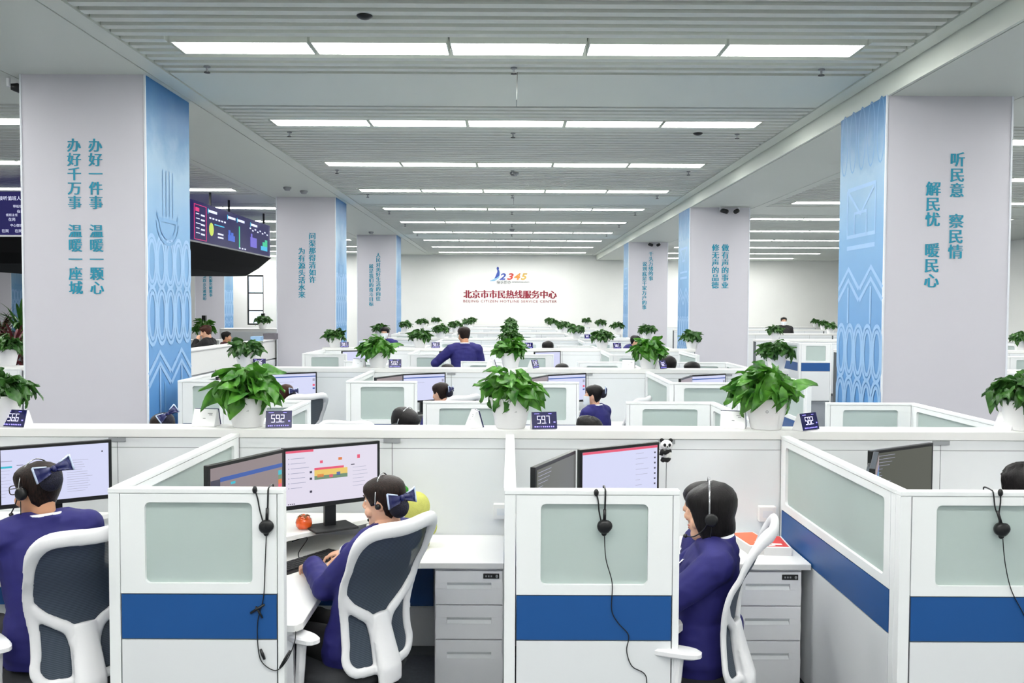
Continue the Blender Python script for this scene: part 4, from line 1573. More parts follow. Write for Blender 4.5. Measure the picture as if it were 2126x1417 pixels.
gl_.box(-0.09, 0.09, -0.20, 0.12, 0.385, 0.418)
gl_.box(-0.045, 0.045, -0.275, -0.18, 0.385, 0.418)
chair_lift = gl_.mesh('gas_lift', 'black_plastic')
legm = []
for q in range(5):
    a = 2 * PI * q / 5 + 0.3
    l_ = MB()
    l_.tube([(0, 0, 0.105), (0.15 * math.cos(a), 0.15 * math.sin(a), 0.10), (0.30 * math.cos(a), 0.30 * math.sin(a), 0.075)], [0.028, 0.024, 0.018], 8)
    c_ = MB()
    d = Vector((math.cos(a), math.sin(a), 0))
    s_ = Vector((-d.y, d.x, 0))
    for sg in (-1, 1):
        c_.tube([d * 0.30 + s_ * (sg * 0.012) + Vector((0, 0, 0.03)), d * 0.30 + s_ * (sg * 0.026) + Vector((0, 0, 0.03))], 0.03, 12)
    c_.tube([d * 0.30 + Vector((0, 0, 0.03)), d * 0.30 + Vector((0, 0, 0.075))], 0.009, 8)
    legm.append((l_.mesh('base_leg', 'chair_white'), c_.mesh('caster', 'black_plastic')))


def chair(x, y, face, label, full=True, z=0.0):
    """face: compass heading in degrees left of the far wall"""
    t = thing('swivel_chair', label, 'office chair', (x, y, z), R(face), 'white mesh backed swivel chairs')
    link('back_frame', chair_frame, t)
    link('netting', chair_net, t)
    link('seat', chair_seat, t)
    link('gas_lift', chair_lift, t)
    for a, b_ in ((arm_post, arm_pad), (arm_post2, arm_pad2)):
        p = link('arm_post', a, t)
        link('arm_pad', b_, p)
    for a, b_ in legm:
        l_ = link('base_leg', a, t)
        link('caster', b_, l_)
    return t


chair(-0.735, 4.05, 54, 'white mesh back chair of the woman with a hair bow in the middle')
chair(0.80, 3.93, 68, 'white mesh back chair seen from the side behind the bobbed woman')
chair(-1.96, 3.93, 46, 'white mesh back chair partly hidden by the left end screen')
chair(-1.37, 6.86, 170, 'empty chair beyond the front ledge, right of the 59.2 clock')
chair(1.09, 9.42, 60, 'chair of the woman in the second row, right of centre')
# ------------------------------------------------------------------ people
HEADZ = [(-0.118, 0.050, -0.010, 0.012), (-0.112, 0.070, -0.024, 0.030), (-0.098, 0.082, -0.034, 0.043), (-0.082, 0.083, -0.044, 0.050), (-0.068, 0.078, -0.052, 0.056), (-0.050, 0.084, -0.060, 0.061), (-0.034, 0.083, -0.068, 0.065),
         (-0.012, 0.083, -0.080, 0.069), (0.008, 0.080, -0.090, 0.072), (0.028, 0.077, -0.096, 0.0745), (0.046, 0.084, -0.100, 0.076), (0.066, 0.084, -0.100, 0.0765), (0.086, 0.074, -0.093, 0.071), (0.102, 0.054, -0.076, 0.058), (0.113, 0.026, -0.050, 0.038), (0.118, -0.012, -0.014, 0.006)]
HZ = np.array(HEADZ)


def head_pt(a, z, off=0.0):
    """surface of the head at angle a (0 = straight ahead, towards +x when positive) and height z"""
    fr_, bk, hw_ = (float(np.interp(z, HZ[:, 0], HZ[:, i])) for i in (1, 2, 3))
    yc = -0.008
    c, s = math.cos(a), math.sin(a)
    y = yc + ((fr_ - yc) if c > 0 else (yc - bk)) * c
    x = hw_ * math.copysign(abs(s) ** 0.9, s)
    n = Vector((x / max(hw_, 0.02), (y - yc) / 0.09, max(0, z - 0.03) / 0.09))
    if n.length > 1e-6:
        n.normalize()
    return Vector((x, y, z)) + n * off


def add_head(mb, M):
    def xf(p):
        return M @ Vector(p)
    mb.loft([[xf(head_pt(2 * PI * i / 28, z)) for i in range(28)] for z, _, _, _ in HEADZ])
    mb.tube([xf(p) for p in ((0, 0.074, 0.042), (0, 0.086, 0.018), (0, 0.097, -0.004), (0, 0.092, -0.016))], [0.008, 0.009, 0.012, 0.010], 8)
    for s in (-1, 1):
        mb.ell(xf((s * 0.011, 0.086, -0.012)), 0.009, 0.009, 0.008, M.to_3x3())
        mb.ell(xf((s * 0.0735, -0.012, 0.006)), 0.008, 0.019, 0.031, M.to_3x3() @ Matrix.Rotation(R(-12), 3, 'X'), 10, 8)
        mb.ell(xf((s * 0.040, 0.056, -0.028)), 0.024, 0.024, 0.026, M.to_3x3(), 10, 8)
    mb.ell(xf((0, 0.080, -0.046)), 0.021, 0.011, 0.006, M.to_3x3(), 10, 8)
    mb.ell(xf((0, 0.079, -0.057)), 0.018, 0.011, 0.007, M.to_3x3(), 10, 8)


def face_parts(M, body, brow='hair_black', mask=False):
    e = MB()
    e.smooth = True
    for s in (-1, 1):
        e.m = 0
        e.ell(M @ Vector((s * 0.031, 0.0665, 0.024)), 0.013, 0.010, 0.0075, M.to_3x3(), 12, 8)
        e.m = 1
        e.ell(M @ Vector((s * 0.031, 0.0735, 0.024)), 0.0058, 0.004, 0.0058, M.to_3x3(), 10, 6)
    e.build('eyes', ['eye_white', 'eye_dark'], body)
    b = MB()
    for s in (-1, 1):
        b.tube([M @ (head_pt(s * a_, z_) + Vector((0, 0.002, 0))) for a_, z_ in ((0.18, 0.043), (0.42, 0.049), (0.66, 0.043))], [0.0032, 0.004, 0.002], 6)
    b.build('eyebrows', brow, body)
    if mask:
        m = MB()
        m.smooth = True
        m.grid(lambda u, v: M @ (head_pt((u - 0.5) * 2.5, -0.105 + 0.11 * v, 0.012) + Vector((0, 0.018 * math.exp(-((u - 0.5) * 5) ** 2), 0))), 15, 9)
        m.build('face_mask', 'mask_white', body)
    else:
        l_ = MB()
        l_.smooth = True
        l_.ell(M @ Vector((0, 0.0835, -0.0455)), 0.018, 0.009, 0.0045, M.to_3x3(), 12, 8)
        l_.ell(M @ Vector((0, 0.0825, -0.0560)), 0.015, 0.009, 0.0055, M.to_3x3(), 12, 8)
        l_.build('lips', 'lip', body)


def hair_cap(M, style, rnd):
    mb = MB()
    mb.smooth = True
    n, m = 44, 12
    rows = []
    for j in range(m + 1):
        row = []
        for i in range(n):
            a = -PI + 2 * PI * i / n
            aa = abs(a)
            if style == 'bob':
                low = float(np.interp(aa, [0, 0.5, 0.75, 1.0, 1.35, PI], [0.045, 0.040, 0.0, -0.070, -0.120, -0.125]))
                off = float(np.interp(aa, [0, 0.7, 1.2, PI], [0.014, 0.018, 0.028, 0.037]))
            elif style == 'short':
                low = float(np.interp(aa, [0, 0.6, 0.95, 1.25, 1.5, 1.9, PI], [0.070, 0.062, 0.040, 0.000, 0.036, -0.030, -0.075]))
                off = float(np.interp(aa, [0, 1.2, 2.0, PI], [0.018, 0.011, 0.010, 0.012]))
            elif style == 'curly':
                low = float(np.interp(aa, [0, 0.7, 1.1, 1.6, PI], [0.055, 0.03, -0.04, -0.10, -0.115]))
                off = 0.030
            elif style == 'bangs':
                low = float(np.interp(aa, [0, 0.7, 0.95, 1.35, 1.55, 2.0, PI], [0.042, 0.040, 0.0, -0.03, 0.036, -0.040, -0.095]))
                off = 0.014
            else:
                low = float(np.interp(aa, [0, 0.5, 0.85, 1.15, 1.45, 1.62, 2.0, PI], [0.082, 0.072, 0.048, 0.002, 0.008, 0.034, -0.045, -0.095]))
                off = float(np.interp(aa, [0, 1.0, 1.8, PI], [0.010, 0.011, 0.013, 0.015]))
            if j == 0:
                p = head_pt(a, low + 0.003, -0.006)
            else:
                t = (j - 1) / (m - 1)
                z = low + (0.1165 - low) * (1 - (1 - t) ** 1.35)
                o = off * min(1.0, 0.55 + 1.6 * t) if style not in ('bob',) else off * (0.85 + 0.15 * t)
                if style == 'curly':
                    o *= 0.75 + 0.5 * rnd.random()
                if style == 'short' and z > 0.06:
                    o += 0.006 * rnd.random()
                lowz = min(z, 0.10)
                base = head_pt(a, z, o)
                if style == 'bob' and z < -0.0:
                    # the bob hangs straight down from the widest part of the head
                    w0 = head_pt(a, 0.02, o)
                    k = min(1.0, -z / 0.05)
                    base = Vector((base.x + (w0.x * (1.0 - 0.22 * (-z / 0.12) ** 2) - base.x) * k, base.y + (w0.y * (1.0 - 0.22 * (-z / 0.12) ** 2) - base.y) * k, z))
                p = base
            row.append(M @ p)
        rows.append(row)
    mb.loft(rows, cap=False)
    mb.add(rows[-1] + [M @ Vector((0, -0.012, 0.118 + (0.030 if style == 'curly' else 0.014)))], [(i, (i + 1) % n, n) for i in range(n)])
    return mb


def bow_mb(M):
    """two satin loops with pale edging over a netted bun; M places the bow, its +Z pointing out of the head"""
    b = MB()
    b.smooth = True
    for s in (-1, 1):
        for lay, (w, h, z) in enumerate(((0.075, 0.052, 0.012), (0.060, 0.040, 0.024))):
            b.m = 0
            b.grid(lambda u, v: M @ Vector((s * (0.006 + w * u), (v - 0.5) * h * (0.45 + 0.9 * u), z * math.sin(PI * min(1, u * 0.9)) + 0.010 + 0.004 * math.cos(9 * v + 2 * u))), 8, 6)
            if lay == 0:
                b.m = 1
                b.tube([M @ Vector((s * (0.006 + w * 1.0), (v - 0.5) * h * 1.35, z * math.sin(PI * 0.9) + 0.012)) for v in (0, 0.25, 0.5, 0.75, 1.0)], 0.0045, 6)
                b.tube([M @ Vector((s * (0.006 + w * u), 0.5 * h * (0.45 + 0.9 * u), z * math.sin(PI * min(1, u * 0.9)) + 0.012)) for u in (0.3, 0.5, 0.75, 1.0)], 0.004, 6)
    b.m = 0
    b.ell(M @ Vector((0, 0, 0.016)), 0.012, 0.016, 0.014, M.to_3x3(), 10, 8)
    return b


def finger(mb, M, base, yaw, lens, bends, r):
    p = Vector(base)
    pts, rad = [M @ p], [r]
    ang = 0.0
    for L, b_ in zip(lens, bends):
        ang += b_
        p = p + Vector((math.sin(yaw) * math.cos(ang), math.cos(yaw) * math.cos(ang), -math.sin(ang))) * L
        pts.append(M @ p)
        rad.append(r * (1 - 0.09 * len(pts)))
    mb.tube(pts, rad, 8)
    mb.ell(pts[-1], rad[-1], rad[-1], rad[-1], None, 8, 6)


def add_hand(mb, M, side, curl=0.35, spread=0.10):
    """M: wrist frame, +Y along the fingers, +Z out of the back of the hand; side -1 left, +1 right"""
    rings = []
    for y, w, h, z in ((-0.02, 0.024, 0.019, 0), (0.01, 0.028, 0.018, 0), (0.045, 0.038, 0.017, 0.001), (0.075, 0.041, 0.015, 0.001), (0.09, 0.036, 0.011, 0.0)):
        rings.append([M @ Vector((w * math.cos(2 * PI * q / 14), y, z + h * 0.8 * math.sin(2 * PI * q / 14))) for q in range(14)])
    mb.loft(rings)
    for q, (x, L) in enumerate(((-0.031, 0.066), (-0.0105, 0.075), (0.0105, 0.070), (0.030, 0.056))):
        x, yw = x * -side * -1, (q - 1.5) * spread * 1.0
        xx = (-0.031 + 0.0205 * q)
        finger(mb, M, (xx * side * -1 * -1 if side < 0 else -xx * -1, 0.083 - 0.006 * abs(q - 1.5), 0.0), yw, [L * 0.46 if side < 0 else L * 0.46, L * 0.32, L * 0.26], [curl * 0.5, curl * 1.3, curl], 0.0088)
    tx = 0.03 if side < 0 else -0.03
    finger(mb, M, (tx * 0.9, 0.012, -0.006), (0.75 if side < 0 else -0.75), [0.04, 0.032, 0.026], [0.25, 0.15, 0.15], 0.0098)


def frame_to(d, up):
    y = Vector(d).normalized()
    x = y.cross(Vector(up)).normalized()
    z = x.cross(y)
    return Matrix((x, y, z)).transposed()


SEAT = dict(pelvis=(0, 0.0, 0.555), waist=(0, 0.0, 0.72), chest=(0, 0.02, 0.90), neck=(0, 0.045, 1.055), head=(0, 0.075, 1.185), sh=((-0.172, 0.035, 1.005), (0.172, 0.035, 1.005)), el=((-0.235, 0.10, 0.76), (0.235, 0.10, 0.76)), wr=((-0.14, 0.32, 0.775), (0.14, 0.32, 0.775)),
            kn=((-0.10, 0.42, 0.53), (0.10, 0.42, 0.53)), an=((-0.10, 0.40, 0.09), (0.10, 0.40, 0.09)))
STAND = dict(pelvis=(0, 0.0, 0.95), waist=(0, 0.005, 1.12), chest=(0, 0.01, 1.30), neck=(0, 0.0, 1.475), head=(0, 0.025, 1.615), sh=((-0.19, 0.0, 1.415), (0.19, 0.0, 1.415)), el=((-0.25, -0.01, 1.13), (0.25, -0.01, 1.13)), wr=((-0.24, 0.06, 0.88), (0.24, 0.06, 0.88)),
             kn=((-0.10, 0.02, 0.50), (0.10, 0.02, 0.50)), an=((-0.10, 0.0, 0.09), (0.10, 0.0, 0.09)))


def fold(me, amp, seed):
    """press soft cloth folds into a jacket, strongest round the elbows and waist"""
    from mathutils import noise
    o = Vector((seed * 1.7, seed * 0.3, 0))
    nrm = [v.normal.copy() for v in me.vertices]
    for v, vn in zip(me.vertices, nrm):
        p = v.co
        a = noise.noise(Vector((p.x * 7, p.y * 7, p.z * 15)) + o)
        b = noise.noise(Vector((p.x * 16, p.y * 16, p.z * 26)) + o)
        d = (0.5 - abs(a)) * 0.75 + 0.35 * b - 0.2
        v.co = p + vn * (amp * d)
    me.update()


def person(label, loc, heading, pose, head=(0, 0, 0), hair='bun', hair_mat='hair_black', coat='navy_wool', legs='black_cloth', voxel=0.009, skin='skin', scale=1.0, mask=False, bow=None, collar=True, glasses=False, hands=None, male=False, shirt='shirt_white', bowrot=0.0):
    rnd = random.Random(len(label) * 7 + int(abs(loc[0]) * 100))
    P = dict(pose)
    t = thing('person', label, 'person', loc, R(heading))
    t.scale = (scale, scale, scale)
    V = lambda p: Vector(p)
    HM = Matrix.Translation(P['head']) @ Euler((R(head[1]), R(head[2]), R(head[0])), 'XYZ').to_matrix().to_4x4()
    k = 1.07 if male else 1.0

    def trunk(mb, g, with_arm=True, sleeve_end=1.0, cuff=0.0):
        sp_ = [V(P['pelvis']), V(P['waist']), V(P['chest']), V(P['chest']).lerp(V(P['neck']), 0.55), V(P['chest']).lerp(V(P['neck']), 0.86), V(P['neck'])]
        dims = [(0.178, 0.125), (0.148, 0.108), (0.165, 0.116), (0.168, 0.100), (0.128, 0.078), (0.060, 0.058)]
        side = (V(P['sh'][1]) - V(P['sh'][0])).normalized()
        rings = []
        p0 = V(P['pelvis']) - Vector((0, 0, 0.07))
        for c, (w_, d_) in [(p0, (0.16, 0.12))] + list(zip(sp_, dims)):
            w_, d_ = w_ * k + g, d_ * k + g
            fwd = Vector((-side.y, side.x, 0)).normalized()
            rings.append([c + side * (w_ * math.copysign(abs(math.cos(a)) ** 0.85, math.cos(a))) + fwd * (d_ * math.copysign(abs(math.sin(a)) ** 0.9, math.sin(a))) for a in [2 * PI * q / 24 for q in range(24)]])
        mb.loft(rings)
        for i in (0, 1):
            s, e, w_ = V(P['sh'][i]), V(P['el'][i]), V(P['wr'][i])
            n_ = V(P['chest']).lerp(V(P['neck']), 0.75)
            we = e.lerp(w_, sleeve_end)
            mb.tube([n_, n_.lerp(s, 0.6) + Vector((0, 0, 0.012)), s, s.lerp(e, 0.3), s.lerp(e, 0.7), e, e.lerp(w_, 0.4), we], [0.07 * k + g, (0.064 + g) * k, (0.061 + g) * k, (0.053 + g) * k, (0.046 + g) * k, (0.043 + g) * k, (0.039 + g) * k, 0.029 + g + cuff], 12)
            mb.ell(s, (0.062 + g) * k, (0.06 + g) * k, (0.06 + g) * k, None, 12, 8)
            mb.ell(e, (0.045 + g) * k, (0.045 + g) * k, (0.045 + g) * k, None, 12, 8)

    def limbs(mb, g):
        for i in (0, 1):
            h = V(P['pelvis']) + Vector(((-0.085, 0.085)[i], 0, -0.02))
            kn, an = V(P['kn'][i]), V(P['an'][i])
            mb.tube([h, h.lerp(kn, 0.5), kn, kn.lerp(an, 0.35), an], [0.088 + g, 0.076 + g, 0.057 + g, 0.052 + g, 0.036 + g], 12)
            mb.ell(kn, 0.058 + g, 0.058 + g, 0.058 + g, None, 12, 8)
            mb.ell(h, 0.088 + g, 0.088 + g, 0.088 + g, None, 12, 8)

    b = MB()
    trunk(b, -0.006)
    limbs(b, -0.006)
    add_head(b, HM)
    hd, nk = V(P['head']), V(P['neck'])
    b.tube([HM @ Vector((0, -0.022, -0.02)), HM @ Vector((0, -0.024, -0.09)), nk + Vector((0, 0, 0.02)), nk - Vector((0, 0, 0.05))], [0.05 * k, 0.050 * k, 0.053 * k, 0.062 * k], 14)
    for i in (0, 1):
        an = V(P['an'][i])
        b.ell(an + Vector((0, 0.05, -0.045)), 0.036, 0.10, 0.035, None, 12, 8)
        e, w_ = V(P['el'][i]), V(P['wr'][i])
        if hands and hands[i]:
            d, up, curl = hands[i]
        else:
            d, up, curl = (w_ - e), Vector((0, 0, 1)) if abs((w_ - e).normalized().z) < 0.8 else Vector(((-1, 1)[i], 0, 0)), 0.4
        HMx = Matrix.Translation(w_) @ frame_to(d, up).to_4x4()
        add_hand(b, HMx, -1 if i == 0 else 1, curl)
    body_me = remesh(b, voxel, 2)
    body_me.materials.append(MATS[skin])
    body = link('body', body_me, t)
    face_parts(HM, body, hair_mat, mask)
    j = MB()
    trunk(j, 0.019, sleeve_end=0.97, cuff=0.006)
    # jacket collar standing round the nape
    ring = lambda r_, z_, y_: [nk + Vector((r_ * 1.05 * math.cos(2 * PI * q / 18), y_ + r_ * math.sin(2 * PI * q / 18), z_ - 0.012 * math.sin(2 * PI * q / 18))) for q in range(18)]
    j.loft([ring(0.112 * k, -0.045, 0.0), ring(0.088 * k, -0.005, -0.004), ring(0.077 * k, 0.029, -0.010), ring(0.072 * k, 0.030, -0.010)])
    # skirt of the jacket
    pv = V(P['pelvis'])
    j.ell(pv + Vector((0, -0.01, 0.0)), 0.195 * k, 0.15, 0.12, None, 18, 10)
    jm = remesh(j, max(0.008, voxel), 5)
    fold(jm, 0.010 if voxel < 0.011 else 0.006, len(label))
    jm.materials.append(MATS[coat])
    link('jacket', jm, t)
    l_ = MB()
    limbs(l_, 0.008)
    lm_ = remesh(l_, 0.012, 3)
    lm_.materials.append(MATS[legs])
    link('trousers', lm_, t)
    sh_ = MB()
    sh_.smooth = True
    for i in (0, 1):
        sh_.ell(V(P['an'][i]) + Vector((0, 0.05, -0.043)), 0.044, 0.112, 0.045, None, 14, 8)
    sh_.build('shoes', 'black_plastic', t)
    if collar:
        c = MB()
        c.smooth = True
        c.loft([ring(0.076 * k, 0.005, -0.008), ring(0.0690 * k, 0.036, -0.013), ring(0.0640 * k, 0.037, -0.013), ring(0.066 * k, 0.0, -0.008)], cap=False)
        for i in (0, 1):
            e, w_ = V(P['el'][i]), V(P['wr'][i])
            d = (w_ - e).normalized()
            if voxel < 0.011:
                q_ = MB()
                q_.smooth = True
                q_.tube([w_ - d * 0.02, w_ + d * 0.010], [0.037, 0.037], 14)
                q_.build('shirt_cuff', shirt, t)
        # shirt front between the lapels
        fw = Vector((0, 1, 0))
        ch = V(P['chest'])
        c.add([nk + Vector((-0.05, 0.06, 0.0)), nk + Vector((0.05, 0.06, 0.0)), ch + Vector((0.012, 0.139 * k, 0.03)), ch + Vector((-0.012, 0.139 * k, 0.03))], [(0, 1, 2, 3)])
        c.build('shirt', shirt, t)
    hc = hair_cap(HM, hair, rnd)
    ho = hc.build('hair', hair_mat, t)
    if bow:
        az, bz, out = bow       # angle round the head, height, distance out
        p = head_pt(az, bz, out)
        d = (p - Vector((0, -0.01, bz))).normalized()
        bu = MB()
        bu.smooth = True
        bu.ell(HM @ (p - d * 0.002), 0.047, 0.047, 0.050, None, 18, 12)
        bu.build('bun', 'bun_net', ho)
        BMx = HM @ Matrix.Translation(p + d * 0.012 + Vector((0, 0, 0.042))) @ (frame_to(Vector((0, 0, 1)).cross(d) if False else Vector((0, 0, 1)), d)).to_4x4() @ Matrix.Rotation(bowrot, 4, 'Z')
        bow_mb(BMx).build('hair_bow', ['navy_satin', 'ribbon_edge'], t)
    if glasses:
        g_ = MB()
        for s in (-1, 1):
            g_.tube([HM @ Vector((s * 0.034 + 0.026 * math.copysign(abs(math.cos(a)) ** 0.6, math.cos(a)), 0.090, 0.020 + 0.019 * math.copysign(abs(math.sin(a)) ** 0.6, math.sin(a)))) for a in [2 * PI * q / 20 for q in range(20)]], 0.0022, 6, closed=True)
            g_.tube([HM @ Vector((s * 0.061, 0.088, 0.026)), HM @ Vector((s * 0.080, 0.03, 0.026)), HM @ Vector((s * 0.081, -0.012, 0.028))], 0.0022, 6)
        g_.tube([HM @ Vector((-0.009, 0.092, 0.024)), HM @ Vector((0.009, 0.092, 0.024))], 0.0022, 6)
        g_.build('glasses', 'black_plastic', t)
    W = Matrix.LocRotScale(Vector(loc), Euler((0, 0, R(heading))), Vector((scale,) * 3)) @ HM
    return t, W


mat('bun_net', rgb(18, 18, 46), 0.7, var=0.5, scale=90, bump=0.8, bump_scale=200)
mat('ribbon_edge', rgb(190, 204, 230), 0.4)


def headset_on(W, label, side=-1, off=0.018, mic=True, dz=0.0):
    """headset worn on the head whose frame is W"""
    t = thing('headset', label, 'headset', W.translation)
    M = Matrix.Translation(-W.translation) @ W
    arc = []
    for q in range(25):
        a = PI * q / 24
        arc.append(M @ Vector((-side * -1 * 0.0 + (0.0775 + off) * math.cos(a), -0.002 - 0.012 * math.sin(a), 0.010 + (0.131 + dz) * math.sin(a))))
    b = MB()
    b.smooth = True
    b.tube(arc, 0.0042, 8, flat=0.6)
    b.build('headband', 'chrome_band', t)
    for s in (-1, 1):
        e = MB()
        e.smooth = True
        c = M @ Vector((s * (0.072 + off), -0.010, 0.0))
        ax = (M.to_3x3() @ Vector((s, 0, 0))).normalized()
        if s == side:
            e.tube([c - ax * 0.014, c - ax * 0.006, c + ax * 0.010, c + ax * 0.014], [0.024, 0.029, 0.028, 0.020], 18)
            e.build('ear_cushion', 'black_plastic', t)
        else:
            e.tube([c - ax * 0.008, c + ax * 0.004], [0.014, 0.012], 10)
            e.build('temple_pad', 'black_plastic', t)
    if mic:
        m = MB()
        m.smooth = True
        pts = [M @ Vector(p) for p in ((side * (0.078 + off), 0.0, -0.005), (side * 0.094, 0.03, -0.05), (side * 0.080, 0.07, -0.078), (side * 0.048, 0.105, -0.082))]
        m.tube(catmull(pts, 5), 0.003, 6)
        m.ell(pts[-1], 0.010, 0.010, 0.009, None, 10, 8)
        m.build('microphone_boom', 'black_plastic', t)
        c = MB()
        c.tube(catmull([M @ Vector((side * (0.078 + off), -0.01, -0.03)), M @ Vector((side * 0.088, 0.01, -0.12)), M @ Vector((side * 0.07, 0.06, -0.22)), M @ Vector((side * 0.06, 0.09, -0.30))], 5), 0.0022, 6)
        c.build('cord', 'black_plastic', t)
    return t


mat('chrome_band', rgb(170, 172, 176), 0.25, 0.9)


def pose(base, **kw):
    p = dict(base)
    p.update(kw)
    return p


def local(loc, heading, scale, w):
    d = Matrix.Rotation(-R(heading), 3, 'Z') @ (Vector(w) - Vector(loc))
    return d / scale


# woman with a hair bow typing in the middle cubicle
L2, H2 = (-0.69, 4.06, 0.0), 51
lw = lambda p: tuple(local(L2, H2, 1, p))
kdir = local((0, 0, 0), H2, 1, (-0.55, 0.80, -0.30))
kdir2 = local((0, 0, 0), H2, 1, (-0.93, 0.30, -0.26))
P2 = pose(SEAT, waist=lw((-0.665, 4.07, 0.72)), chest=lw((-0.62, 4.09, 0.90)), neck=lw((-0.585, 4.115, 1.045)), head=lw((-0.592, 4.16, 1.168)), sh=(lw((-0.665, 3.975, 0.975)), lw((-0.495, 4.245, 1.0))),
          el=(lw((-0.845, 4.07, 0.795)), lw((-0.63, 4.50, 0.80))), wr=(lw((-0.985, 4.42, 0.800)), lw((-0.865, 4.665, 0.800))))
p2, W2 = person('woman in navy jacket with bow and netted bun typing in the middle cubicle', L2, H2, P2, head=(24, -8, 0), bow=(PI + 0.42, -0.016, 0.030), hair_mat='hair_brown', voxel=0.0036, hands=[(kdir, (0, 0, 1), 0.55), (kdir2, (0, 0, 1), 0.5)])
headset_on(W2, 'headset with silver band on the typing woman in the middle', side=1)

# woman with bobbed hair, seen from the side at right
L3, H3 = (0.845, 3.96, 0.0), 74
lw = lambda p: tuple(local(L3, H3, 1, p))
P3 = pose(SEAT, chest=lw((0.885, 3.95, 0.90)), neck=lw((0.915, 3.95, 1.045)), head=lw((0.885, 3.97, 1.165)), sh=(lw((0.885, 3.79, 0.985)), lw((0.955, 4.115, 0.985))), el=((-0.225, 0.15, 0.80), (0.225, 0.15, 0.80)), wr=((-0.12, 0.38, 0.80), (0.12, 0.38, 0.80)))
p3, W3 = person('woman with black bobbed hair in navy jacket sitting behind the centre end screen', L3, H3, P3, head=(6, -4, 0), hair='bob', voxel=0.006)
headset_on(W3, 'headset on the woman with bobbed black hair', side=-1, off=0.037, dz=0.026)
L3b = (1.03, 4.50, -0.07)
pose3b = pose(SEAT, waist=(0, 0.03, 0.72), chest=(0, 0.03, 0.89), neck=(0, 0.04, 1.03), head=(0, 0.05, 1.15), sh=((-0.165, 0.03, 0.98), (0.165, 0.03, 0.98)), an=((-0.10, 0.40, 0.16), (0.10, 0.40, 0.16)))
person('dark haired colleague mostly hidden beyond the woman with bobbed hair', L3b, 84, pose3b, head=(0, -6, 0), hair='bangs', voxel=0.010)

# woman with glasses at the left picture edge
L1, H1 = (-2.05, 3.96, 0.0), 44
P1 = pose(SEAT, chest=(0, 0.05, 0.90), neck=(0, 0.09, 1.055), head=(-0.01, 0.125, 1.18), sh=((-0.172, 0.08, 1.005), (0.172, 0.08, 1.005)), el=((-0.24, 0.22, 0.78), (0.24, 0.22, 0.78)), wr=((-0.13, 0.44, 0.80), (0.13, 0.44, 0.80)))
p1, W1 = person('woman in navy jacket with glasses and bow at the left picture edge', L1, H1, P1, head=(26, -10, 4), bow=(PI + 0.30, 0.040, 0.030), hair_mat='hair_brown', voxel=0.006, scale=1.05, skin='skin_warm', glasses=True, bowrot=0.25)
headset_on(W1, 'headset on the woman in glasses at left', side=-1)
person('person with curly dark hair cut off by the right picture edge', (2.56, 4.32, 0), 10, SEAT, hair='curly', voxel=0.012, hair_mat='hair_black')

# people further back: (label, x px, head centre y px, distance, heading, options)
def seat_at(px, py, Y, heading, label, z_seat=0.0, fix=None, **kw):
    """sit a person so that the head shows at photo pixel (px, py)"""
    c = at(px, py, Y)
    ps = pose(SEAT, **(fix or {}))
    hd = Matrix.Rotation(R(heading), 3, 'Z') @ Vector(ps['head'])
    base = Vector((c.x - hd.x, c.y - hd.y, 0))
    s = (c.z - z_seat) / ps['head'][2]
    s = min(max(s, 0.92), 1.10)
    return person(label, (base.x, base.y, z_seat), heading, ps, scale=s, **kw)


fig = dict(voxel=0.012)
_, W5 = seat_at(838, 884, 6.55, -118, 'black haired woman with headset just above the front ledge, left of centre', fix=dict(head=(0, 0.11, 1.17)), head=(0, -22, 0), hair='bangs', **fig)
headset_on(W5, 'headset on the black haired woman just above the front ledge', side=1)
seat_at(338, 893, 6.6, 40, 'person with netted bun and bow before the first left column', head=(0, -20, 0), bow=(PI, 0.045, 0.018), bowrot=0.5, hair_mat='hair_brown', **fig)
seat_at(1222, 898, 6.7, -120, 'dark haired person barely above the front ledge, right of the 59.7 clock', head=(0, -15, 0), hair='short', **fig)
seat_at(914, 817, 9.75, 46, 'woman with a bow facing the lit monitor in the second row', head=(10, -8, 0), bow=(PI - 0.3, 0.0, 0.02), hair_mat='hair_brown', **fig)
_, W9 = seat_at(1231, 822, 9.62, 50, 'masked woman in navy jacket in the second row, right of centre', head=(22, 0, 0), bow=(PI - 0.2, 0.03, 0.012), mask=True, **fig)
seat_at(592, 820, 9.85, 40, 'person before the lit monitor behind the largest left plant', head=(0, -8, 0), bow=(PI - 0.4, 0.0, 0.02), hair_mat='hair_auburn', **fig)
seat_at(930, 775, 12.1, -150, 'head barely above the second ledge below the standing man', hair='bangs', **fig)
seat_at(1166, 774, 12.1, 150, 'head barely above the second ledge, right of centre', hair='bangs', **fig)
seat_at(1384, 762, 12.2, 60, 'dark haired person behind the second ledge clock at right', hair='bob', **fig)
seat_at(1436, 772, 11.6, 120, 'dark head low above the second ledge at far right', hair='bangs', **fig)
seat_at(1137, 724, 17.4, 20, 'dark haired person at the third desk row, right of centre', hair='bob', **fig)

# men in black behind the white counter in the left bay
seat_at(428, 690, 16.2, 88, 'man with auburn hair in black resting his face on his hand, left bay', z_seat=0.40, head=(0, -12, 0), hair='short', hair_mat='hair_auburn', coat='black_cloth', collar=False, male=True, fix=dict(wr=((-0.04, 0.22, 1.06), (0.14, 0.32, 0.775)), el=((-0.22, 0.25, 0.84), (0.235, 0.10, 0.76))), **fig)
seat_at(471, 702, 17.3, -78, 'man with short black hair in dark maroon, left bay behind the counter', z_seat=0.40, hair='short', coat='maroon_cloth', collar=False, male=True, skin='skin_warm', **fig)
chair(at(428, 690, 16.2).x - 0.10, 16.2, 88, 'chair of the man with auburn hair, left bay', z=0.40).scale = (0.88, 0.88, 0.86)
chair(at(471, 703, 17.3).x - 0.08, 17.3, -78, 'chair of the man in maroon, left bay', z=0.40)

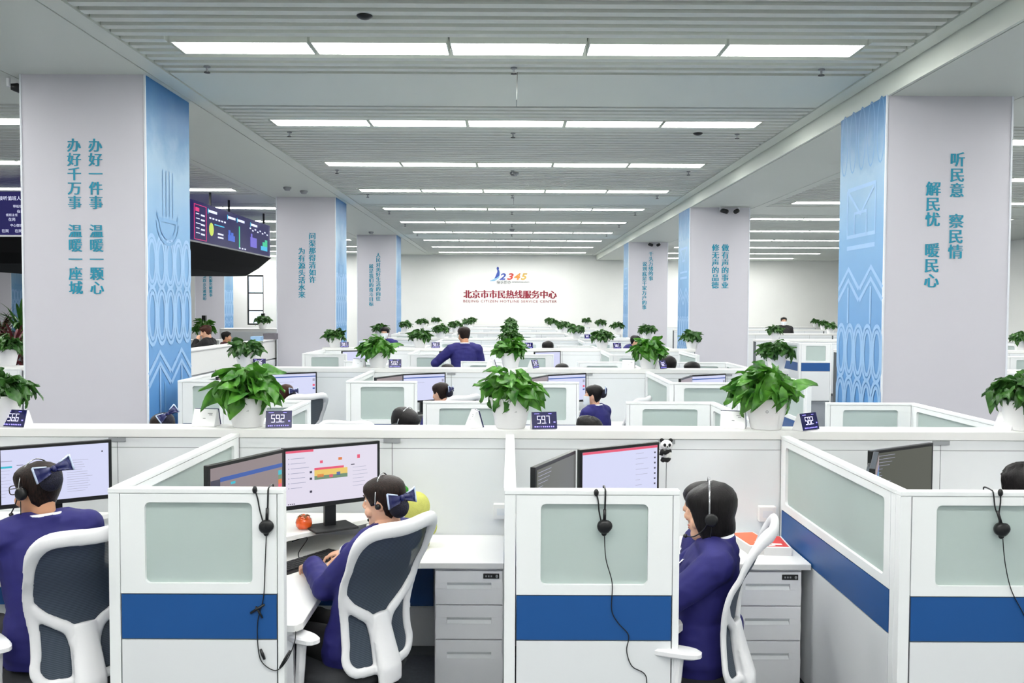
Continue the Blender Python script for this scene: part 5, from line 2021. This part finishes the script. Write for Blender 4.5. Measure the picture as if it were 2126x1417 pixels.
# standing people
c = at(964, 700, 13.3)
st_man = pose(STAND, el=((-0.40, 0.10, 1.22), (0.27, 0.04, 1.15)), wr=((-0.16, 0.27, 1.36), (0.20, 0.22, 1.02)))
person('man in navy suit standing with his back to us, one arm raised', (c.x, 13.28, 0), 14, st_man, head=(14, -6, 0), hair='short', hair_mat='hair_brown', male=True, scale=1.035, glasses=True, skin='skin_warm', voxel=0.010)
c = at(799, 697, 17.3)
person('woman with fringe and white mask standing behind the second row left plant', (c.x, 17.35, 0), 172, STAND, hair='bangs', mask=True, scale=0.985, voxel=0.012)
c = at(1313, 705, 17.3)
lean = pose(STAND, waist=(0, 0.06, 1.08), chest=(0, 0.16, 1.22), neck=(0, 0.29, 1.32), head=(0, 0.36, 1.41), sh=((-0.19, 0.24, 1.28), (0.19, 0.24, 1.28)), el=((-0.27, 0.34, 1.02), (0.27, 0.34, 1.02)), wr=((-0.18, 0.52, 0.86), (0.18, 0.52, 0.86)))
person('person in navy leaning over the desk behind the second row right plant', (c.x - 0.30, 17.35, 0), -110, lean, head=(0, -14, 0), hair='short', scale=1.02, voxel=0.012)
c = at(1628, 668, 27.4)
person('distant person in black with a mask standing in the right bay', (c.x, 27.45, 0), 170, STAND, hair='short', coat='black_cloth', mask=True, collar=False, scale=1.06, voxel=0.012, male=True)
for x, y, h, l in ((2.56, 4.30, 10, 'chair of the curly haired person at the right picture edge'), (-0.72, 9.62, 46, 'chair of the woman with a bow in the second row'), (-2.36, 9.72, 40, 'chair behind the largest left plant in the second row')):
    chair(x, y, h, l)
# ------------------------------------------------------------------ small things on the desks and screens
kb = MB().box(-0.22, 0.22, -0.072, 0.072, 0.0, 0.014).mesh('case', 'black_plastic')
kk = MB()
for r_ in range(5):
    n_ = 15
    for q in range(n_):
        x0 = -0.21 + q * 0.42 / n_
        if r_ == 0 and 4 <= q <= 9:
            if q == 4:
                kk.box(x0 + 0.001, x0 + 6 * 0.42 / n_ - 0.002, -0.062, -0.040, 0.014, 0.021)
            continue
        kk.box(x0 + 0.002, x0 + 0.42 / n_ - 0.002, -0.062 + 0.0255 * r_, -0.062 + 0.0255 * r_ + 0.021, 0.014, 0.021)
kkm = kk.mesh('keys', 'key_black')if 'key_black' in MATS else None
mat('key_black', rgb(34, 35, 38), 0.5, var=0.1)
kkm = kk.mesh('keys', 'key_black')


def keyboard(x, y, rz, label):
    t = thing('keyboard', label, 'keyboard', (x, y, 0.733), rz, 'black keyboards')
    link('case', kb, t, bevel=0.003)
    link('keys', kkm, t)
    c = MB()
    c.tube(catmull([(0.0, 0.07, 0.008), (0.06, 0.14, 0.02), (0.16, 0.18, 0.06), (0.22, 0.26, 0.05), (0.20, 0.34, 0.02)], 6), 0.0028, 6)
    c.build('cable', 'black_plastic', t)


keyboard(-1.06, 4.69, R(57), 'black keyboard under the hands of the typing woman')
keyboard(-2.45, 4.62, R(45), 'black keyboard in front of the woman in glasses')
keyboard(0.50, 4.40, R(70), 'black keyboard behind the centre end screen')

# orange persimmon shaped jar on the monitor shelf
c = at(631, 1102, 4.90)
t = thing('persimmon_jar', 'round glossy orange persimmon shaped jar with leaf lid', 'jar', (c.x, c.y, 0.862))
mat('orange_glaze', rgb(242, 96, 30), 0.15, var=0.08, scale=30, coat=0.6)
mat('brown_leaf', rgb(150, 92, 34), 0.5, var=0.3, scale=60)
m = MB()
m.smooth = True
m.lathe([(0.0, 0.0), (0.030, 0.002), (0.043, 0.018), (0.046, 0.036), (0.040, 0.056), (0.028, 0.066), (0.0, 0.068)], 28, cap=False)
m.build('bowl', 'orange_glaze', t)
m = MB()
m.smooth = True
m.lathe([(0.034, 0.062), (0.030, 0.071), (0.012, 0.074), (0.004, 0.082), (0.0, 0.083)], 20, cap=False)
m.build('lid', 'orange_glaze', t)
m = MB()
for q in range(4):
    a = q * PI / 2 + 0.5
    m.tube([(0.004 * math.cos(a), 0.004 * math.sin(a), 0.076), (0.022 * math.cos(a), 0.022 * math.sin(a), 0.0752), (0.040 * math.cos(a), 0.040 * math.sin(a), 0.066)], [0.005, 0.013, 0.001], 6, flat=0.25, up=(0, 0, 1))
m.build('leaf_crown', 'brown_leaf', t)

# plain yellow plush fruit with a green leaf
c = at(863, 1062, 5.04)
t = thing('plush_fruit', 'round pale yellow plush fruit with a green leaf behind the typing woman', 'plush toy', (c.x, c.y, 0.733))
mat('yellow_plush', rgb(212, 212, 112), 0.95, var=0.08, scale=40, bump=0.5, bump_scale=260)
mat('green_felt', rgb(70, 160, 60), 0.9)
for nm_, mm in (('body', [((0, 0, 0.225), 0.082, 0.07, 0.085), ((0.0, 0, 0.10), 0.078, 0.07, 0.10)]), ('foot', [((-0.05, -0.06, 0.03), 0.035, 0.05, 0.03)]), ('foot', [((0.05, -0.06, 0.03), 0.035, 0.05, 0.03)]), ('arm', [((-0.095, -0.03, 0.12), 0.03, 0.03, 0.05)]), ('arm', [((0.095, -0.03, 0.12), 0.03, 0.03, 0.05)])):
    m = MB()
    for cc, a, b_, d in mm:
        m.ell(cc, a, b_, d, None, 20, 14)
    me = remesh(m, 0.006, 4)
    me.materials.append(MATS['yellow_plush'])
    link(nm_, me, t)
m = MB()
m.tube([(-0.045, 0, 0.30), (-0.055, 0, 0.325), (-0.062, 0, 0.345)], [0.006, 0.014, 0.002], 8, flat=0.35, up=(0, 1, 0))
m.build('leaf', 'green_felt', t)

# panda clip toy clinging to the top corner of a monitor
c = at(1378, 935, 5.03)
t = thing('panda_toy', 'small black and white panda toy clinging to a monitor corner', 'plush toy', (c.x + 0.012, c.y - 0.01, c.z - 0.055))
mat('plush_white', rgb(240, 240, 238), 0.95, bump=0.4, bump_scale=300)
mat('plush_black', rgb(20, 20, 22), 0.95, bump=0.4, bump_scale=300)
m = MB()
m.smooth = True
m.ell((0, 0, 0.035), 0.030, 0.028, 0.036, None, 18, 12)
m.build('body', 'plush_white', t)
m = MB()
m.smooth = True
m.ell((0, -0.006, 0.090), 0.034, 0.030, 0.029, None, 18, 12)
hd_ = m.build('head', 'plush_white', t)
for s_ in (-1, 1):
    m = MB()
    m.smooth = True
    m.ell((s_ * 0.025, 0, 0.115), 0.012, 0.009, 0.012, None, 12, 8)
    m.build('ear', 'plush_black', hd_)
    m = MB()
    m.smooth = True
    m.ell((s_ * 0.013, -0.033, 0.093), 0.0085, 0.004, 0.010, Matrix.Rotation(s_ * 0.4, 3, 'Y'), 12, 8)
    m.build('eye_patch', 'plush_black', hd_)
    m = MB()
    m.smooth = True
    m.tube([(s_ * 0.022, 0, 0.055), (s_ * 0.01 - 0.02, -0.03, 0.05), (-0.035, -0.032, 0.045 + 0.01 * s_)], [0.012, 0.012, 0.010], 10)
    m.build('arm', 'plush_black', t)
    m = MB()
    m.smooth = True
    m.tube([(s_ * 0.015, 0, 0.012), (s_ * 0.012 - 0.01, -0.03, 0.008), (-0.03, -0.034, 0.012)], [0.013, 0.013, 0.011], 10)
    m.build('leg', 'plush_black', t)
m = MB()
m.smooth = True
m.ell((0, -0.037, 0.084), 0.005, 0.003, 0.0035, None, 10, 6)
m.build('nose', 'plush_black', hd_)

# boxed books on the desk behind the bobbed woman
mat('box_orange', rgb(240, 112, 70), 0.45, var=0.08, scale=30)
mat('box_white', rgb(240, 238, 236), 0.5)
mat('box_red', rgb(222, 62, 58), 0.45)


def flat_box(x, y, rz, w, d, h, lid, label):
    t = thing('paper_box', label, 'box', (x, y, 0.733), rz, 'flat boxes on the desk')
    MB().box(-w / 2, w / 2, -d / 2, d / 2, 0, h).build('body', 'box_white', t, bevel=0.002)
    MB().box(-w / 2 + 0.012, w / 2 - 0.012, -d / 2 + 0.02, d / 2 - 0.012, h, h + 0.0015).build('cover_print', lid, t)
    MB().box(-w / 2 + 0.06, w / 2 - 0.04, -d / 2 + 0.05, -d / 2 + 0.08, h + 0.0015, h + 0.0025).build('title_print', 'box_white', t)


c = at(1568, 1112, 5.03)
flat_box(c.x - 0.02, 5.03, R(8), 0.15, 0.30, 0.05, 'box_orange', 'white box with orange cover on the desk behind the bobbed woman')
c = at(1612, 1118, 4.99)
flat_box(c.x - 0.02, 4.99, R(-4), 0.15, 0.26, 0.045, 'box_red', 'white and red box at the foot of the blue band')

# socket boxes fixed to the divider
for px, py, w_ in ((1594, 1067, 'white socket box on the divider above the red box'), (1042, 1062, 'white socket box on the divider left of the centre side screen')):
    p = at(px, py, 5.25)
    t = thing('socket_box', w_, 'socket', (p.x, 5.293, p.z))
    MB().box(-0.05, 0.05, -0.045, 0.0, -0.045, 0.045).build('housing', 'laminate', t, bevel=0.004)
    MB().box(-0.03, 0.03, -0.047, -0.045, -0.02, 0.02).build('socket_plate', 'lower_panel', t)


# operator headsets hung over the end screens
def hung_headset(label, top, ear, mic, cord, extras=(), Y=3.672):
    t = thing('headset', label, 'headset', at(ear[0], ear[1], Y - 0.02))
    O = t.location.copy()
    q_ = lambda p, dy=0.0: at(p[0], p[1], Y - 0.02 - dy) - O
    h = MB()
    h.smooth = True
    tz = ZT + 0.004 - O.z
    tp = q_(top)
    h.tube(catmull([q_((ear[0] + 1, ear[1] - 18)), q_(((top[0] * 0.7 + ear[0] * 0.3), (top[1] + ear[1]) / 2)), Vector((tp.x, -0.002, tz - 0.008)), Vector((tp.x, 0.016, tz + 0.002)), Vector((tp.x, 0.068, tz + 0.003)), Vector((tp.x, 0.075, tz - 0.02)), Vector((tp.x, 0.072, tz - 0.13))], 5), 0.0036, 8, flat=0.7)
    h.tube([q_((ear[0] + 1, ear[1] - 10)), q_(((top[0] * 0.45 + ear[0] * 0.55), (top[1] * 0.45 + ear[1] * 0.55)))], 0.0065, 8)
    h.build('headband', 'black_plastic', t)
    e = MB()
    e.smooth = True
    e.tube([Vector((0, 0.012, 0)), Vector((0, 0.006, 0)), Vector((0, -0.014, 0)), Vector((0, -0.020, 0))], [0.022, 0.028, 0.028, 0.018], 22)
    e.ell((0.010, -0.010, 0.004), 0.024, 0.012, 0.024, None, 14, 8)
    e.ell((0, -0.004, -0.026), 0.012, 0.009, 0.014, None, 12, 8)
    e.build('ear_cushion', 'black_plastic', t)
    m = MB()
    m.smooth = True
    mp_ = q_(mic)
    m.tube(catmull([Vector((-0.010, -0.006, 0.012)), mp_ * 0.45 + Vector((-0.006 if mp_.x < 0 else 0.012, 0, 0)), mp_ * 0.75, mp_], 5), 0.0030, 6)
    m.ell(mp_, 0.0105, 0.0105, 0.016, None, 12, 8)
    m.build('microphone_boom', 'black_plastic', t)
    c = MB()
    c.smooth = True
    c.tube(catmull([q_(p, dy) for p, dy in cord], 6), 0.0021, 6)
    c.build('cord', 'black_plastic', t)
    for a, b_, r_, nm_ in extras:
        x = MB()
        x.smooth = True
        x.tube([q_(a), (q_(a) + q_(b_)) / 2, q_(b_)], [r_ * 0.7, r_, r_ * 0.7], 8)
        x.build(nm_, 'black_plastic', t)


hung_headset('black headset hung on the left end screen, cord with clip looping to the desk', (557, 1008), (553, 1092), (529, 1016),
             [((553, 1108), 0), ((550, 1180), 0), ((547, 1240), 0), ((535, 1290), 0), ((536, 1345), 0), ((545, 1375), 0), ((572, 1391), 0), ((594, 1372), 0), ((611, 1335), 0), ((614, 1310), -0.02)],
             [((520, 1272), (549, 1254), 0.006, 'cord_tie'), ((531, 1258), (545, 1282), 0.005, 'cord_tie'), ((541, 1347), (549, 1368), 0.0075, 'cord_clip'), ((581, 1386), (602, 1350), 0.006, 'plug')])
hung_headset('black headset hung on the centre end screen with a long wavy cord', (1257, 1014), (1254, 1092), (1238, 1022),
             [((1255, 1110), 0), ((1258, 1160), 0), ((1271, 1210), 0), ((1270, 1265), 0), ((1283, 1292), 0), ((1305, 1318), 0), ((1301, 1350), 0), ((1312, 1382), 0), ((1338, 1398), 0), ((1343, 1425), 0), ((1344, 1520), 0)])
hung_headset('black headset hung on the right end screen at the picture edge', (2062, 1015), (2078, 1098), (2077, 1022),
             [((2082, 1118), 0), ((2087, 1170), 0), ((2100, 1225), 0), ((2126, 1276), 0), ((2150, 1330), 0)])

# odds and ends on the left bay counters
mat('grey_tray', rgb(120, 116, 124), 0.6)
mat('folder_blue', rgb(150, 188, 226), 0.5)
t = thing('desk_tray', 'grey desk tray at the far end of the white left bay counter', 'tray', (-4.96, 18.5, 1.425))
MB().box(-0.11, 0.13, -0.16, 0.16, 0.0, 0.008).build('tray_base', 'grey_tray', t)
for a in ((-0.11, -0.10, -0.16, 0.16), (0.12, 0.13, -0.16, 0.16), (-0.10, 0.12, -0.16, -0.15), (-0.10, 0.12, 0.15, 0.16)):
    MB().box(*a, 0.008, 0.12).build('tray_side', 'grey_tray', t)
tag(MB().box(-0.10, 0.10, -0.15, 0.15, 0, 0.09).build('document_folder', 'folder_blue', None, (-4.97, 17.55, 1.425), 0.1, bevel=0.006), 'pale blue folder box on the left bay counter beside the grey tray', 'folder')
for px, y_, zb, h_, l in ((546, 24.2, 1.52, 0.40, 'black speaker on the cabinet below the far window'), (424, 21.72, 1.30, 0.58, 'black speaker behind the plant of the man with auburn hair')):
    p = at(px, 660, y_)
    t = thing('speaker', l, 'speaker', (p.x, y_, zb))
    MB().box(-0.045, 0.045, -0.05, 0.05, 0, h_).build('housing', 'black_plastic', t, bevel=0.005)
    MB().lathe([(0.035, 0.0), (0.030, 0.004), (0.012, -0.002)], 18).build('driver_cone', 'black_matte', t, (0, -0.051, 0.1))
